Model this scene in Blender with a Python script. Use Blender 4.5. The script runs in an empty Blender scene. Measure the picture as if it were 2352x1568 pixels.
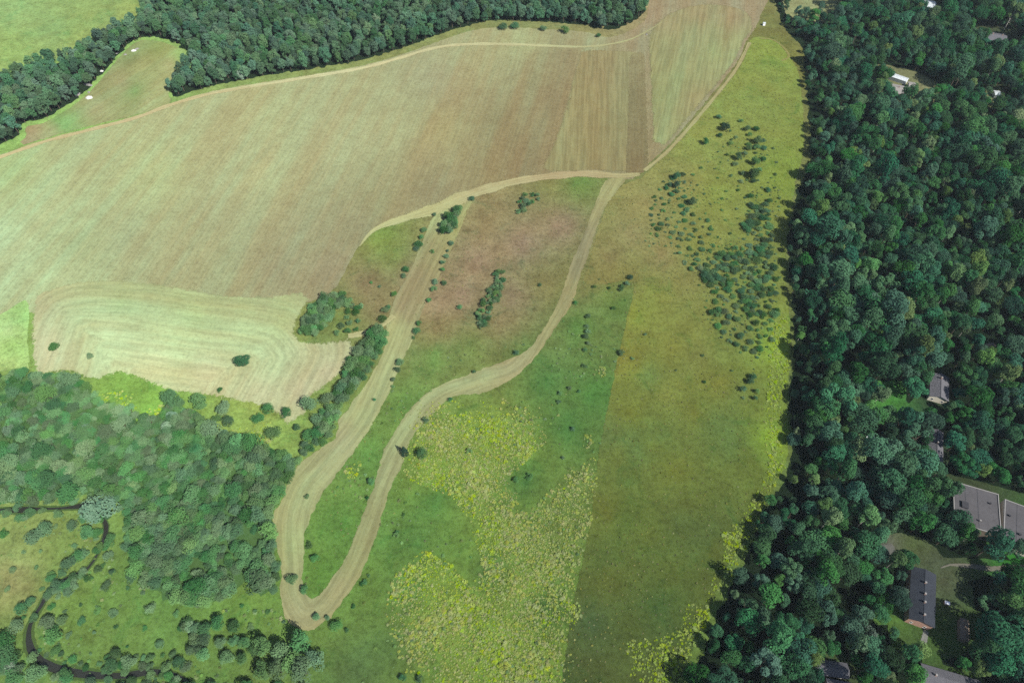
import bpy, math, random
import numpy as np
from mathutils import Vector
from mathutils.geometry import delaunay_2d_cdt

# ------------------------------------------------------------------ camera, sky, sun, exposure
CAM_H, PITCH, FPX, CX, CY = 300.0, math.radians(53.0), 1569.0, 1176.0, 784.0   # pixel frame 2352 x 1568
scene = bpy.context.scene
COL = scene.collection
cam_d = bpy.data.cameras.new('camera'); cam = bpy.data.objects.new('camera', cam_d); COL.objects.link(cam)
cam_d.sensor_width = 36.0; cam_d.lens = 36.0 * FPX / 2352.0
cam_d.clip_start = 1.0; cam_d.clip_end = 20000.0
cam.location = (0, 0, CAM_H); cam.rotation_euler = (math.pi / 2 - PITCH, 0, 0)
scene.camera = cam

_u, _v = (250 - CX) / FPX, (930 - CY) / FPX                # the camera's own shadow would fall there: shadows shrink towards it
SUN_TO = Vector((_u, math.cos(PITCH) - _v * math.sin(PITCH), -math.sin(PITCH) - _v * math.cos(PITCH))).normalized()      # the way sunlight travels
sun_el = math.asin(-SUN_TO.z)
sun_az = math.atan2(-SUN_TO.x, -SUN_TO.y)                    # clockwise from +Y
world = bpy.data.worlds.new('World'); scene.world = world; world.use_nodes = True
wn = world.node_tree.nodes; wl = world.node_tree.links
bg = wn['Background']; sky = wn.new('ShaderNodeTexSky'); sky.sky_type = 'NISHITA'; sky.sun_disc = False
sky.sun_elevation = sun_el; sky.sun_rotation = sun_az
wl.new(sky.outputs[0], bg.inputs[0]); bg.inputs[1].default_value = 0.088
sun_d = bpy.data.lights.new('sun', 'SUN'); sun = bpy.data.objects.new('sun', sun_d); COL.objects.link(sun)
sun_d.energy = 5.0; sun_d.angle = math.radians(0.5); sun_d.color = (1.0, 0.95, 0.86)
sun.rotation_euler = SUN_TO.to_track_quat('-Z', 'Y').to_euler(); sun.location = (0, 0, 400)
scene.view_settings.view_transform = 'Standard'; scene.view_settings.look = 'None'
scene.view_settings.gamma = 1.0; scene.view_settings.use_curve_mapping = False
scene.view_settings.exposure = 0.75
scene.cycles.max_bounces = 5; scene.cycles.diffuse_bounces = 3; scene.cycles.transmission_bounces = 3
scene.cycles.volume_bounces = 0; scene.cycles.transparent_max_bounces = 12
scene.cycles.use_denoising = False

# ------------------------------------------------------------------ helpers
rng = np.random.default_rng(11); random.seed(11)
cp, sp = math.cos(PITCH), math.sin(PITCH)

def unproject(p, z=0.0):
    p = np.asarray(p, float).reshape(-1, 2)
    u = (p[:, 0] - CX) / FPX; v = (p[:, 1] - CY) / FPX
    dz = -sp - v * cp; dy = cp - v * sp
    t = (z - CAM_H) / dz
    return np.stack([u * t, dy * t], 1)

def mpp(x, y):                                             # metres per pixel on the ground there
    v = (y - CY) / FPX
    return CAM_H / (sp + v * cp) / FPX

def gp(x, y): return unproject([(x, y)])[0]

def project(w, z=0.0):
    w = np.asarray(w, float).reshape(-1, 2)
    dz = z - CAM_H
    f = w[:, 1] * cp - dz * sp; up = w[:, 1] * sp + dz * cp
    return np.stack([CX + FPX * w[:, 0] / f, CY - FPX * up / f], 1)

def inside(pts, poly):
    pts = np.asarray(pts, float); x, y = pts[:, 0], pts[:, 1]
    r = np.zeros(len(pts), bool); n = len(poly); j = n - 1
    for i in range(n):
        xi, yi = poly[i]; xj, yj = poly[j]
        c = ((yi > y) != (yj > y)) & (x < (xj - xi) * (y - yi) / (yj - yi + 1e-12) + xi)
        r ^= c; j = i
    return r

def smooth(poly, step, closed=True, jit=0.0):
    """Catmull-Rom through the points, resampled to about STEP metres"""
    P = np.asarray(poly, float); n = len(P); out = []
    for i in range(n if closed else n - 1):
        if closed: p0, p1, p2, p3 = P[i - 1], P[i], P[(i + 1) % n], P[(i + 2) % n]
        else: p0, p1, p2, p3 = P[max(i - 1, 0)], P[i], P[i + 1], P[min(i + 2, n - 1)]
        k = max(1, int(np.linalg.norm(p2 - p1) / step))
        for s in range(k):
            t = s / k
            out.append(0.5 * (2 * p1 + (p2 - p0) * t + (2 * p0 - 5 * p1 + 4 * p2 - p3) * t * t + (3 * p1 - p0 - 3 * p2 + p3) * t ** 3))
    if not closed: out.append(P[-1])
    out = np.array(out)
    if jit: out = out + rng.normal(0, jit, out.shape)
    return out

def mesh_obj(name, verts, faces, mats, parent=None, link=True, attrs=None, smooth_shade=False):
    me = bpy.data.meshes.new(name)
    me.from_pydata([tuple(map(float, v)) for v in verts], [], [tuple(f) for f in faces])
    for m in (mats if isinstance(mats, (list, tuple)) else [mats]): me.materials.append(m)
    if attrs:
        for an, (ty, dom, data) in attrs.items():
            a = me.attributes.new(an, ty, dom)
            key = {'FLOAT': 'value', 'INT': 'value', 'FLOAT_VECTOR': 'vector', 'FLOAT_COLOR': 'color'}[ty]
            a.data.foreach_set(key, np.asarray(data, np.float32 if ty != 'INT' else np.int32).ravel())
    if smooth_shade: me.polygons.foreach_set('use_smooth', [True] * len(me.polygons))
    me.update()
    o = bpy.data.objects.new(name, me)
    if link: COL.objects.link(o)
    if parent is not None: o.parent = parent
    return o

def tag(o, label=None, cat=None, group=None, kind=None):
    if label: o['label'] = label
    if cat: o['category'] = cat
    if group: o['group'] = group
    if kind: o['kind'] = kind
    return o

def lin(c):
    c = np.asarray(c, float) / 255.0
    return np.where(c <= 0.04045, c / 12.92, ((c + 0.055) / 1.055) ** 2.4)

# ------------------------------------------------------------------ materials
SAT = 1.0
GAIN = 0.43                                               # albedo of ground = seen linear colour * GAIN

def new_mat(name):
    m = bpy.data.materials.new(name); m.use_nodes = True
    nt = m.node_tree; nt.nodes.clear()
    out = nt.nodes.new('ShaderNodeOutputMaterial')
    return m, nt, out

def N(nt, t, **kw):
    n = nt.nodes.new(t)
    for k, v in kw.items(): setattr(n, k, v)
    return n

def math_n(nt, op, a, b=None, c=None):
    n = N(nt, 'ShaderNodeMath', operation=op)
    for i, x in enumerate((a, b, c)):
        if x is None: continue
        if isinstance(x, (int, float)): n.inputs[i].default_value = x
        else: nt.links.new(x, n.inputs[i])
    return n.outputs[0]

def noise(nt, vec, scale, detail=3.0, rough=0.55, dist=0.0):
    n = N(nt, 'ShaderNodeTexNoise'); n.inputs['Scale'].default_value = scale
    n.inputs['Detail'].default_value = detail; n.inputs['Roughness'].default_value = rough
    n.inputs['Distortion'].default_value = dist
    nt.links.new(vec, n.inputs['Vector'])
    return n.outputs['Fac']

def centred(nt, fac, amount):                              # 1 + (fac-.5)*amount
    return math_n(nt, 'MULTIPLY_ADD', fac, amount, 1.0 - amount / 2)

def sharp(nt, fac, lo, hi):
    mr = N(nt, 'ShaderNodeMapRange', interpolation_type='SMOOTHSTEP'); mr.inputs['From Min'].default_value = lo; mr.inputs['From Max'].default_value = hi
    nt.links.new(fac, mr.inputs['Value']); return mr.outputs[0]

def ground_mat(name, grain=0.9, patch=0.35, streak=0.0, bump=0.25, streak_scale=0.75, speck=0.3, blot=0.0, rag_scale=0.4):
    m, nt, out = new_mat(name); L = nt.links.new
    att = N(nt, 'ShaderNodeAttribute', attribute_name='tone')
    flow = N(nt, 'ShaderNodeAttribute', attribute_name='flow')
    geo = N(nt, 'ShaderNodeNewGeometry')
    pos = geo.outputs['Position']
    f1 = noise(nt, pos, 0.42, 4.0, 0.9)
    f2 = noise(nt, pos, 0.09, 6.0, 0.75)
    f3 = noise(nt, pos, 0.028, 4.0, 0.6, 0.6)
    v = math_n(nt, 'MULTIPLY', centred(nt, f1, grain), centred(nt, f2, patch))
    if streak > 0:
        mp = N(nt, 'ShaderNodeMapping'); mp.inputs['Scale'].default_value = (streak_scale, 0.022, 1)
        L(flow.outputs['Vector'], mp.inputs['Vector'])
        s1 = noise(nt, mp.outputs[0], 1.0, 3.0, 0.65)
        mp2 = N(nt, 'ShaderNodeMapping'); mp2.inputs['Scale'].default_value = (0.055, 0.0035, 1)
        L(flow.outputs['Vector'], mp2.inputs['Vector'])
        s2 = noise(nt, mp2.outputs[0], 1.0, 3.0, 0.6)
        s1 = sharp(nt, s1, .36, .64); v = math_n(nt, 'MULTIPLY', v, centred(nt, s1, streak * .36))
        s2 = sharp(nt, s2, .33, .67); v = math_n(nt, 'MULTIPLY', v, centred(nt, s2, 0.12))
        f3 = math_n(nt, 'MULTIPLY_ADD', s2, 0.5, 0.25)
    mr = N(nt, 'ShaderNodeMapRange'); mr.inputs['From Min'].default_value = 0.58; mr.inputs['From Max'].default_value = 0.72
    mr.inputs['To Min'].default_value = 1.0; mr.inputs['To Max'].default_value = 1.0 - speck
    L(noise(nt, pos, 0.42, 3.0, 0.7), mr.inputs['Value']); v = math_n(nt, 'MULTIPLY', v, mr.outputs[0])
    vv = N(nt, 'ShaderNodeVectorMath', operation='SCALE'); L(att.outputs['Color'], vv.inputs[0]); L(v, vv.inputs['Scale'])
    # drift between drier (browner) and fresher (greener) growth
    hue = N(nt, 'ShaderNodeMix', data_type='RGBA', blend_type='MIX'); hue.inputs['Factor'].default_value = 0.5
    ramp = N(nt, 'ShaderNodeValToRGB')
    ramp.color_ramp.elements[0].position = 0.3; ramp.color_ramp.elements[0].color = (1.07, 0.975, 0.88, 1)
    ramp.color_ramp.elements[1].position = 0.7; ramp.color_ramp.elements[1].color = (0.91, 1.03, 1.0, 1)
    mixf = math_n(nt, 'MULTIPLY_ADD', f3, 0.6, math_n(nt, 'MULTIPLY', f2, 0.4))
    L(mixf, ramp.inputs[0])
    mul = N(nt, 'ShaderNodeVectorMath', operation='MULTIPLY'); L(vv.outputs[0], mul.inputs[0]); L(ramp.outputs[0], mul.inputs[1])
    tone = mul.outputs[0]
    if blot > 0:                                           # damper, darker growth in irregular patches, dry straw in others
        bl = sharp(nt, noise(nt, pos, 0.055, 6.0, 0.8, 0.8), .52, .66)
        k = N(nt, 'ShaderNodeMix', data_type='RGBA', blend_type='MULTIPLY'); k.inputs['B'].default_value = (0.66, 0.84, 0.82, 1)
        L(math_n(nt, 'MULTIPLY', bl, blot), k.inputs['Factor']); L(tone, k.inputs['A']); tone = k.outputs['Result']
        dr = sharp(nt, noise(nt, pos, 0.083, 6.0, 0.75), .60, .70)
        k = N(nt, 'ShaderNodeMix', data_type='RGBA', blend_type='MULTIPLY'); k.inputs['B'].default_value = (1.22, 1.06, 1.10, 1)
        L(math_n(nt, 'MULTIPLY', dr, blot), k.inputs['Factor']); L(tone, k.inputs['A']); tone = k.outputs['Result']
    d = N(nt, 'ShaderNodeBsdfDiffuse'); d.inputs['Roughness'].default_value = 1.0
    L(tone, d.inputs['Color'])
    if bump > 0:
        b = N(nt, 'ShaderNodeBump'); b.inputs['Strength'].default_value = 0.8; b.inputs['Distance'].default_value = bump
        bn = noise(nt, pos, 0.9, 4.0, 0.7); L(bn, b.inputs['Height']); L(b.outputs[0], d.inputs['Normal'])
    # ragged border: grass of this patch thins out into its neighbour
    fade = N(nt, 'ShaderNodeAttribute', attribute_name='fade')
    rag = noise(nt, pos, rag_scale, 6.0, 0.85)
    a = math_n(nt, 'GREATER_THAN', math_n(nt, 'ADD', fade.outputs['Fac'], math_n(nt, 'MULTIPLY_ADD', rag, 1.5, -0.75)), 0.5)
    tr = N(nt, 'ShaderNodeBsdfTransparent'); mx = N(nt, 'ShaderNodeMixShader')
    L(a, mx.inputs[0]); L(tr.outputs[0], mx.inputs[1]); L(d.outputs[0], mx.inputs[2])
    L(mx.outputs[0], out.inputs['Surface'])
    return m

def leaf_mat(name, dark, light, var=0.5, trans=0.22, hv=0.085, vv=0.7):
    m, nt, out = new_mat(name); L = nt.links.new
    oi = N(nt, 'ShaderNodeObjectInfo'); at = N(nt, 'ShaderNodeAttribute', attribute_name='tint')
    ramp = N(nt, 'ShaderNodeMix', data_type='RGBA')
    ramp.inputs['A'].default_value = (*dark, 1); ramp.inputs['B'].default_value = (*light, 1)
    f = math_n(nt, 'ADD', math_n(nt, 'MULTIPLY', oi.outputs['Random'], var), math_n(nt, 'MULTIPLY', at.outputs['Fac'], 1.0 - var))
    L(f, ramp.inputs['Factor'])
    # second, independent number for hue
    r2 = math_n(nt, 'FRACT', math_n(nt, 'MULTIPLY', oi.outputs['Random'], 37.17))
    hsv = N(nt, 'ShaderNodeHueSaturation')
    L(ramp.outputs['Result'], hsv.inputs['Color'])
    L(math_n(nt, 'MULTIPLY_ADD', r2, hv, 0.4875 - hv / 2), hsv.inputs['Hue'])
    r3 = math_n(nt, 'FRACT', math_n(nt, 'MULTIPLY', oi.outputs['Random'], 91.7))
    L(math_n(nt, 'MULTIPLY_ADD', r3, 0.4, 0.75), hsv.inputs['Saturation'])
    r4 = math_n(nt, 'FRACT', math_n(nt, 'MULTIPLY', oi.outputs['Random'], 13.37)); L(math_n(nt, 'MULTIPLY_ADD', r4, vv, 1.03 - vv / 2), hsv.inputs['Value'])
    d = N(nt, 'ShaderNodeBsdfDiffuse'); d.inputs['Roughness'].default_value = 1.0
    t = N(nt, 'ShaderNodeBsdfTranslucent')
    L(hsv.outputs[0], d.inputs['Color']); L(hsv.outputs[0], t.inputs['Color'])
    mx = N(nt, 'ShaderNodeMixShader'); mx.inputs[0].default_value = trans
    L(d.outputs[0], mx.inputs[1]); L(t.outputs[0], mx.inputs[2]); L(mx.outputs[0], out.inputs['Surface'])
    return m

def plain_mat(name, col, rough=0.85, var=0.25, scale=1.5, wave=0.0, metallic=0.0):
    m, nt, out = new_mat(name); L = nt.links.new
    tc = N(nt, 'ShaderNodeTexCoord'); b = N(nt, 'ShaderNodeBsdfPrincipled')
    f = noise(nt, tc.outputs['Object'], scale, 5.0, 0.65)
    f2 = noise(nt, tc.outputs['Object'], scale * 0.2, 3.0, 0.6)
    v = math_n(nt, 'MULTIPLY', centred(nt, f, var), centred(nt, f2, var * 1.2))
    c = N(nt, 'ShaderNodeVectorMath', operation='SCALE'); c.inputs[0].default_value = col; L(v, c.inputs['Scale'])
    L(c.outputs[0], b.inputs['Base Color']); b.inputs['Roughness'].default_value = rough; b.inputs['Metallic'].default_value = metallic; b.inputs['Specular IOR Level'].default_value = 0.15
    if wave > 0:
        w = N(nt, 'ShaderNodeTexWave'); w.inputs['Scale'].default_value = wave; L(tc.outputs['Object'], w.inputs['Vector'])
        bp = N(nt, 'ShaderNodeBump'); bp.inputs['Distance'].default_value = 0.05; L(w.outputs['Fac'], bp.inputs['Height']); L(bp.outputs[0], b.inputs['Normal'])
    L(b.outputs[0], out.inputs['Surface'])
    return m

M = {}
M['meadow'] = ground_mat('meadow_grass', 2.3, 1.5, 0.0, 0.6, speck=0.4, blot=0.7)
M['olive'] = ground_mat('olive_meadow_grass', 2.1, 1.2, 0.0, 0.5, blot=0.75)
M['hay'] = ground_mat('mown_hay', 1.6, 0.7, 0.4, 0.25)
M['mown'] = ground_mat('mown_pale_hay', 1.3, 0.5, 0.55, 0.25, 0.4)
M['swath'] = ground_mat('mown_swath', 0.9, 0.4, 0.75, 0.2, 0.42)
M['floor'] = ground_mat('forest_floor', 0.9, 0.6, 0.0, 0.3)
M['track'] = ground_mat('dry_track', 0.9, 0.5, 0.6, 0.1, 1.2, rag_scale=1.1)
M['leaf'] = leaf_mat('broadleaf_foliage', (0.012, 0.05, 0.029), (0.06, 0.178, 0.086))
M['far'] = leaf_mat('far_wood_foliage', (0.028, 0.08, 0.05), (0.088, 0.178, 0.095))
M['willow'] = leaf_mat('willow_foliage', (0.028, 0.094, 0.038), (0.092, 0.205, 0.078), hv=0.055)
M['pale'] = leaf_mat('pale_willow_foliage', (0.085, 0.16, 0.105), (0.17, 0.26, 0.175), 0.3)
M['bush'] = leaf_mat('bush_foliage', (0.02, 0.072, 0.03), (0.078, 0.185, 0.07))
M['conifer'] = leaf_mat('conifer_needles', (0.012, 0.030, 0.020), (0.028, 0.055, 0.035), 0.4, 0.05)
M['weed'] = leaf_mat('yellow_weed_foliage', (0.19, 0.27, 0.07), (0.32, 0.38, 0.11), 0.5, hv=0.04, vv=0.3)
M['lime'] = leaf_mat('lime_weed_foliage', (0.20, 0.32, 0.035), (0.30, 0.42, 0.06), 0.5, hv=0.03, vv=0.3)
M['straw'] = leaf_mat('straw_tuft_blades', (0.115, 0.145, 0.04), (0.21, 0.235, 0.085), 0.6, hv=0.05)
M['light'] = leaf_mat('light_birch_foliage', (0.05, 0.13, 0.045), (0.125, 0.24, 0.085), 0.5)
M['tuft'] = leaf_mat('grass_tuft_blades', (0.085, 0.17, 0.055), (0.17, 0.27, 0.09), 0.6)
M['bark'] = plain_mat('bark', (0.10, 0.08, 0.06), 0.95, 0.5, 3.0)
M['birch'] = plain_mat('pale_bark', (0.42, 0.40, 0.36), 0.9, 0.6, 4.0)

def water_mat():
    m, nt, out = new_mat('stream_water')
    b = N(nt, 'ShaderNodeBsdfPrincipled'); b.inputs['Base Color'].default_value = (0.020, 0.022, 0.018, 1)
    b.inputs['Roughness'].default_value = 0.12; b.inputs['IOR'].default_value = 1.33
    g = N(nt, 'ShaderNodeNewGeometry'); bp = N(nt, 'ShaderNodeBump'); bp.inputs['Distance'].default_value = 0.02
    nt.links.new(noise(nt, g.outputs['Position'], 1.5), bp.inputs['Height']); nt.links.new(bp.outputs[0], b.inputs['Normal'])
    nt.links.new(b.outputs[0], out.inputs['Surface'])
    return m
M['water'] = water_mat()

# ------------------------------------------------------------------ ground sheets
def idw(px, ctrl, power=2.6):
    C = np.array([[c[0], c[1]] for c in ctrl], float); V = np.array([lin(c[2]) for c in ctrl])
    d = np.linalg.norm(px[:, None, :] - C[None], axis=2) + 12.0
    w = d ** -power
    c = (w @ V) / w.sum(1, keepdims=True); g = c @ np.array([.25, .65, .10])
    return np.maximum(g[:, None] + (c - g[:, None]) * SAT, 0.005)

def sheet(name, poly_px, ctrl, mat, z, spacing=5.0, flow=None, curve=None, jit=0.25, soft=1.6):
    """a closed patch of ground: outline traced on the ground, inner points for slow colour drift"""
    W = smooth(unproject(poly_px), 2.2, True, jit)
    lo, hi = W.min(0), W.max(0)
    gx, gy = np.meshgrid(np.arange(lo[0], hi[0], spacing), np.arange(lo[1], hi[1], spacing))
    G = np.stack([gx.ravel(), gy.ravel()], 1) + rng.uniform(-.3, .3, (gx.size, 2)) * spacing
    G = G[inside(G, W)]
    tn = np.roll(W, -1, 0) - np.roll(W, 1, 0); tn /= np.linalg.norm(tn, axis=1, keepdims=True) + 1e-9
    nrm = np.stack([-tn[:, 1], tn[:, 0]], 1)
    R1 = W + nrm * soft; R2 = W - nrm * soft
    R = R1 if inside(R1, W).mean() > .5 else R2
    R = R[inside(R, W)]
    def bd(Q): return np.linalg.norm(Q[:, None] - W[None], axis=2).min(1) if len(Q) else np.zeros(0)
    R = R[bd(R) > soft * 0.85]; G = G[bd(G) > soft * 1.3]
    vs = [Vector(p) for p in np.vstack([W, R, G])]
    n = len(W)
    r = delaunay_2d_cdt(vs, [], [list(range(n))], 1, 1e-4)
    V = np.array([[v.x, v.y] for v in r[0]]); F = r[2]
    F = [f if np.cross(V[f[1]] - V[f[0]], V[f[2]] - V[f[0]]) > 0 else f[::-1] for f in F]
    px = project(V)
    col = idw(px, ctrl) * GAIN
    if curve is not None:                                  # mown along a guide line
        c = smooth(unproject(curve), 3.0, False)
        d = np.linalg.norm(V[:, None, :] - c[None], axis=2); k = d.argmin(1)
        t = np.gradient(c, axis=0); t /= np.linalg.norm(t, axis=1, keepdims=True)
        s = np.concatenate([[0], np.cumsum(np.linalg.norm(np.diff(c, axis=0), axis=1))])
        rel = V - c[k]
        ac = rel[:, 0] * -t[k, 1] + rel[:, 1] * t[k, 0]; al = s[k] + (rel * t[k]).sum(1)
    else:
        a, b = unproject(flow if flow is not None else [(1000, 500), (1100, 200)])
        t = (b - a) / np.linalg.norm(b - a)
        ac = V[:, 0] * -t[1] + V[:, 1] * t[0]; al = V @ t
    fl = np.stack([ac, al, np.zeros(len(V))], 1)
    fd = np.clip(np.linalg.norm(V[:, None] - W[None], axis=2).min(1) / soft, 0, 1) * 1.3
    o = mesh_obj(name, np.column_stack([V, np.full(len(V), z)]), F, mat, attrs={
        'tone': ('FLOAT_COLOR', 'POINT', np.column_stack([col, np.ones(len(V))])), 'flow': ('FLOAT_VECTOR', 'POINT', fl), 'fade': ('FLOAT', 'POINT', fd)})
    tag(o, kind='structure')
    return o

# the ground: one sheet to the horizon, finer where the photograph looks
def ground():
    xs = np.concatenate([[-9000, -3000, -1200], np.arange(-700, 701, 7.0), [1200, 3000, 9000]])
    ys = np.concatenate([[-9000, -2000, -400, -50], np.arange(30, 900, 7.0), [1200, 2500, 5000, 12000]])
    gx, gy = np.meshgrid(xs, ys); V = np.stack([gx.ravel(), gy.ravel()], 1); nx = len(xs)
    F = [(j * nx + i, j * nx + i + 1, (j + 1) * nx + i + 1, (j + 1) * nx + i) for j in range(len(ys) - 1) for i in range(nx - 1)]
    Vc = V.copy(); Vc[:, 1] = np.clip(Vc[:, 1], 40, 900)
    col = idw(project(Vc), GREEN) * GAIN
    o = mesh_obj('ground', np.column_stack([V, np.zeros(len(V))]), F, M['meadow'], attrs={
        'tone': ('FLOAT_COLOR', 'POINT', np.column_stack([col, np.ones(len(V))])),
        'flow': ('FLOAT_VECTOR', 'POINT', np.column_stack([V, np.zeros(len(V))])), 'fade': ('FLOAT', 'POINT', np.full(len(V), 2.0))})
    tag(o, kind='structure')

GREEN = [  # seen colours of the open meadow (x, y, sRGB)
    (1330, 750, (96, 132, 72)), (1250, 880, (92, 132, 76)), (1370, 900, (88, 130, 70)), (1300, 980, (84, 126, 72)), (1210, 820, (104, 130, 74)),
    (950, 1350, (102, 134, 76)), (900, 1480, (98, 124, 76)), (950, 1250, (98, 134, 76)), (1000, 1150, (94, 134, 74)), (1200, 1100, (84, 122, 72)), (1130, 1300, (84, 118, 72)),
    (1250, 1400, (82, 116, 66)), (780, 1200, (104, 140, 74)), (740, 1320, (106, 142, 72)), (850, 1050, (106, 142, 78)), (930, 930, (108, 140, 78)), (1000, 820, (116, 142, 80)), (1080, 800, (126, 138, 82)),
    (900, 580, (126, 134, 80)), (880, 545, (124, 142, 76)), (1330, 420, (116, 138, 78)), (1270, 420, (134, 136, 84)), (1130, 480, (146, 134, 96)), (1200, 560, (154, 136, 114)), (1100, 600, (150, 134, 110)), (1060, 680, (150, 132, 110)), (1150, 740, (140, 128, 92)),
    (1010, 760, (140, 132, 92)), (1000, 700, (156, 140, 112)), (840, 650, (136, 124, 94)), (860, 700, (138, 128, 92)), (790, 730, (124, 134, 80)), (1290, 520, (152, 136, 114)), (1240, 650, (136, 132, 86)), (1180, 680, (146, 132, 106)), (960, 640, (152, 138, 112)),
    (60, 1240, (140, 150, 96)), (30, 1330, (150, 154, 104)), (150, 1270, (130, 148, 88)), (260, 1370, (112, 140, 78)), (330, 1430, (116, 142, 80)), (180, 1400, (116, 142, 78)), (230, 1480, (112, 134, 76)), (430, 1360, (112, 146, 80)), (400, 1300, (104, 142, 84)), (40, 1500, (116, 144, 84)),
    (560, 1400, (126, 154, 82)), (640, 1420, (118, 144, 78)), (520, 1500, (112, 140, 80)), (600, 1540, (120, 138, 80)), (820, 1540, (98, 120, 78)),
    (270, 910, (130, 162, 84)), (355, 945, (136, 176, 88)), (560, 980, (152, 172, 98)), (600, 1005, (160, 180, 104)), (590, 950, (150, 160, 92)), (700, 990, (140, 158, 92)), (160, 850, (128, 152, 90)),
    (120, 60, (142, 172, 108)), (250, 30, (142, 168, 102)), (30, 110, (148, 176, 104)), (180, 20, (140, 170, 108)), (40, 30, (150, 182, 116)), (0, 880, (140, 160, 96)),
    (1500, 30, (160, 150, 112)), (1860, 10, (160, 164, 118)),
    (1030, 1010, (138, 158, 76)), (1130, 1000, (138, 158, 76)), (1190, 1030, (138, 158, 76)), (1010, 1080, (138, 158, 76)), (1100, 1080, (138, 158, 76)), (1150, 1240, (138, 158, 76)), (1000, 1340, (138, 158, 76)), (990, 1420, (138, 158, 76)), (1060, 1420, (138, 158, 76)), (1200, 1340, (138, 158, 76)), (1180, 1450, (138, 158, 76)), (1220, 1530, (138, 158, 76)), (1100, 1540, (138, 158, 76)), (1300, 1200, (118, 134, 74)), (1330, 1130, (116, 134, 76)),
    (1780, 100, (128, 132, 72)), (1765, 70, (124, 128, 76)), (1800, 140, (128, 132, 72)), (1370, 640, (134, 134, 86)), (1410, 650, (128, 134, 82)), (1440, 640, (126, 132, 80)), (1400, 600, (138, 130, 90)), (1340, 660, (130, 134, 84)), (1390, 680, (116, 136, 78)), (1420, 700, (102, 134, 74))]
GREEN = [(x, y, tuple(int(v * k) for v, k in zip(c, (0.98, 1.04, 0.97) if c[1] > c[0] + 4 else (1.02, 1.0, 1.0)))) for x, y, c in GREEN]
ground()

FIELD = [
    (20, 380, (160, 176, 122)), (20, 560, (172, 188, 142)), (120, 480, (170, 182, 134)), (200, 380, (164, 168, 122)), (180, 560, (162, 170, 124)), (350, 400, (170, 176, 126)), (300, 560, (160, 162, 120)), (600, 400, (172, 172, 126)), (500, 500, (162, 162, 120)),
    (620, 250, (168, 168, 122)), (800, 200, (166, 162, 118)), (780, 330, (170, 168, 124)), (900, 300, (168, 162, 118)), (1000, 180, (162, 154, 116)), (1100, 130, (168, 166, 122)), (1020, 300, (166, 158, 112)), (1000, 440, (150, 140, 104)), (880, 470, (154, 148, 108)), (700, 560, (156, 152, 114)),
    (640, 620, (154, 148, 112)), (760, 620, (152, 142, 110)), (820, 520, (152, 146, 110)), (500, 620, (160, 158, 116)), (420, 600, (162, 162, 120)), (150, 650, (174, 184, 136)), (1150, 280, (148, 136, 98)), (1200, 380, (146, 130, 94)), (1230, 170, (156, 146, 106)), (1130, 390, (152, 140, 100)),
    (1300, 130, (150, 138, 102)), (1270, 220, (148, 132, 96)), (1350, 100, (166, 164, 122)), (1200, 90, (172, 172, 124)), (1500, 80, (158, 150, 114)), (1620, 10, (166, 152, 116)), (1700, 40, (168, 154, 120)), (1480, 40, (168, 148, 116))]
sheet('hay_field', [(-260, 470), (-60, 375), (60, 336), (200, 296), (310, 270), (390, 240), (470, 213), (560, 195), (700, 173), (830, 150), (920, 125), (1000, 97), (1080, 70), (1150, 62), (1250, 66), (1340, 72), (1400, 84), (1450, 68), (1480, 45), (1488, 10), (1495, -60),
                    (1762, -60), (1748, 40), (1718, 92), (1700, 135), (1660, 190), (1600, 262), (1550, 322), (1520, 352), (1470, 398), (1440, 414), (1330, 405), (1200, 421), (1110, 443), (1000, 483), (900, 511), (852, 535), (822, 575), (785, 640), (772, 662), (730, 690), (640, 700), (300, 720), (60, 720), (-60, 760), (-330, 900)],
      [(x, y, tuple(int(v * k) for v, k in zip(c, (.985, 1.01, 1.045)))) for x, y, c in FIELD], M['hay'], 0.03, 6.0, flow=[(1000, 480), (1090, 250)], soft=2.0)

PALE = [(90, 700, (174, 180, 140)), (130, 665, (168, 174, 130)), (220, 645, (160, 172, 126)), (350, 652, (156, 168, 122)), (500, 676, (156, 166, 120)), (600, 680, (158, 166, 122)), (700, 672, (158, 164, 120)), (280, 690, (164, 180, 130)), (420, 690, (164, 178, 128)), (560, 705, (166, 178, 128)), (200, 700, (172, 186, 138)), (650, 700, (168, 180, 130)), (100, 800, (190, 190, 150)), (250, 760, (190, 204, 156)), (400, 770, (188, 204, 152)), (360, 830, (200, 206, 158)), (560, 760, (184, 198, 146)),
        (300, 850, (196, 204, 156)), (480, 860, (200, 204, 160)), (620, 830, (186, 198, 150)), (700, 800, (184, 190, 146)), (760, 860, (190, 184, 148)), (600, 910, (196, 196, 154)), (680, 960, (188, 194, 148)), (690, 900, (190, 186, 148)), (780, 790, (178, 180, 138)), (660, 740, (180, 196, 140)), (450, 720, (172, 186, 132))]
sheet('hay_field', [(68, 690), (120, 655), (220, 635), (360, 642), (520, 668), (640, 670), (722, 655), (770, 660), (735, 680), (705, 715), (690, 762), (720, 776), (790, 770), (830, 764), (876, 748), (884, 762), (850, 780), (812, 830), (785, 870), (750, 900), (715, 925), (728, 965), (712, 1000), (690, 1018), (660, 1006), (642, 975), (612, 952), (540, 932), (440, 915), (390, 912), (330, 888), (270, 868), (215, 884), (150, 866), (66, 852)],
      [(x, y, tuple(int(v * k) for v, k in zip(c, (1.0, 1.01, 1.03)))) for x, y, c in PALE], M['mown'], 0.06, 4.5, soft=10.0, curve=[(20, 880), (90, 720), (160, 672), (300, 668), (480, 690), (620, 706), (690, 730), (740, 800), (720, 860)])
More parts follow.
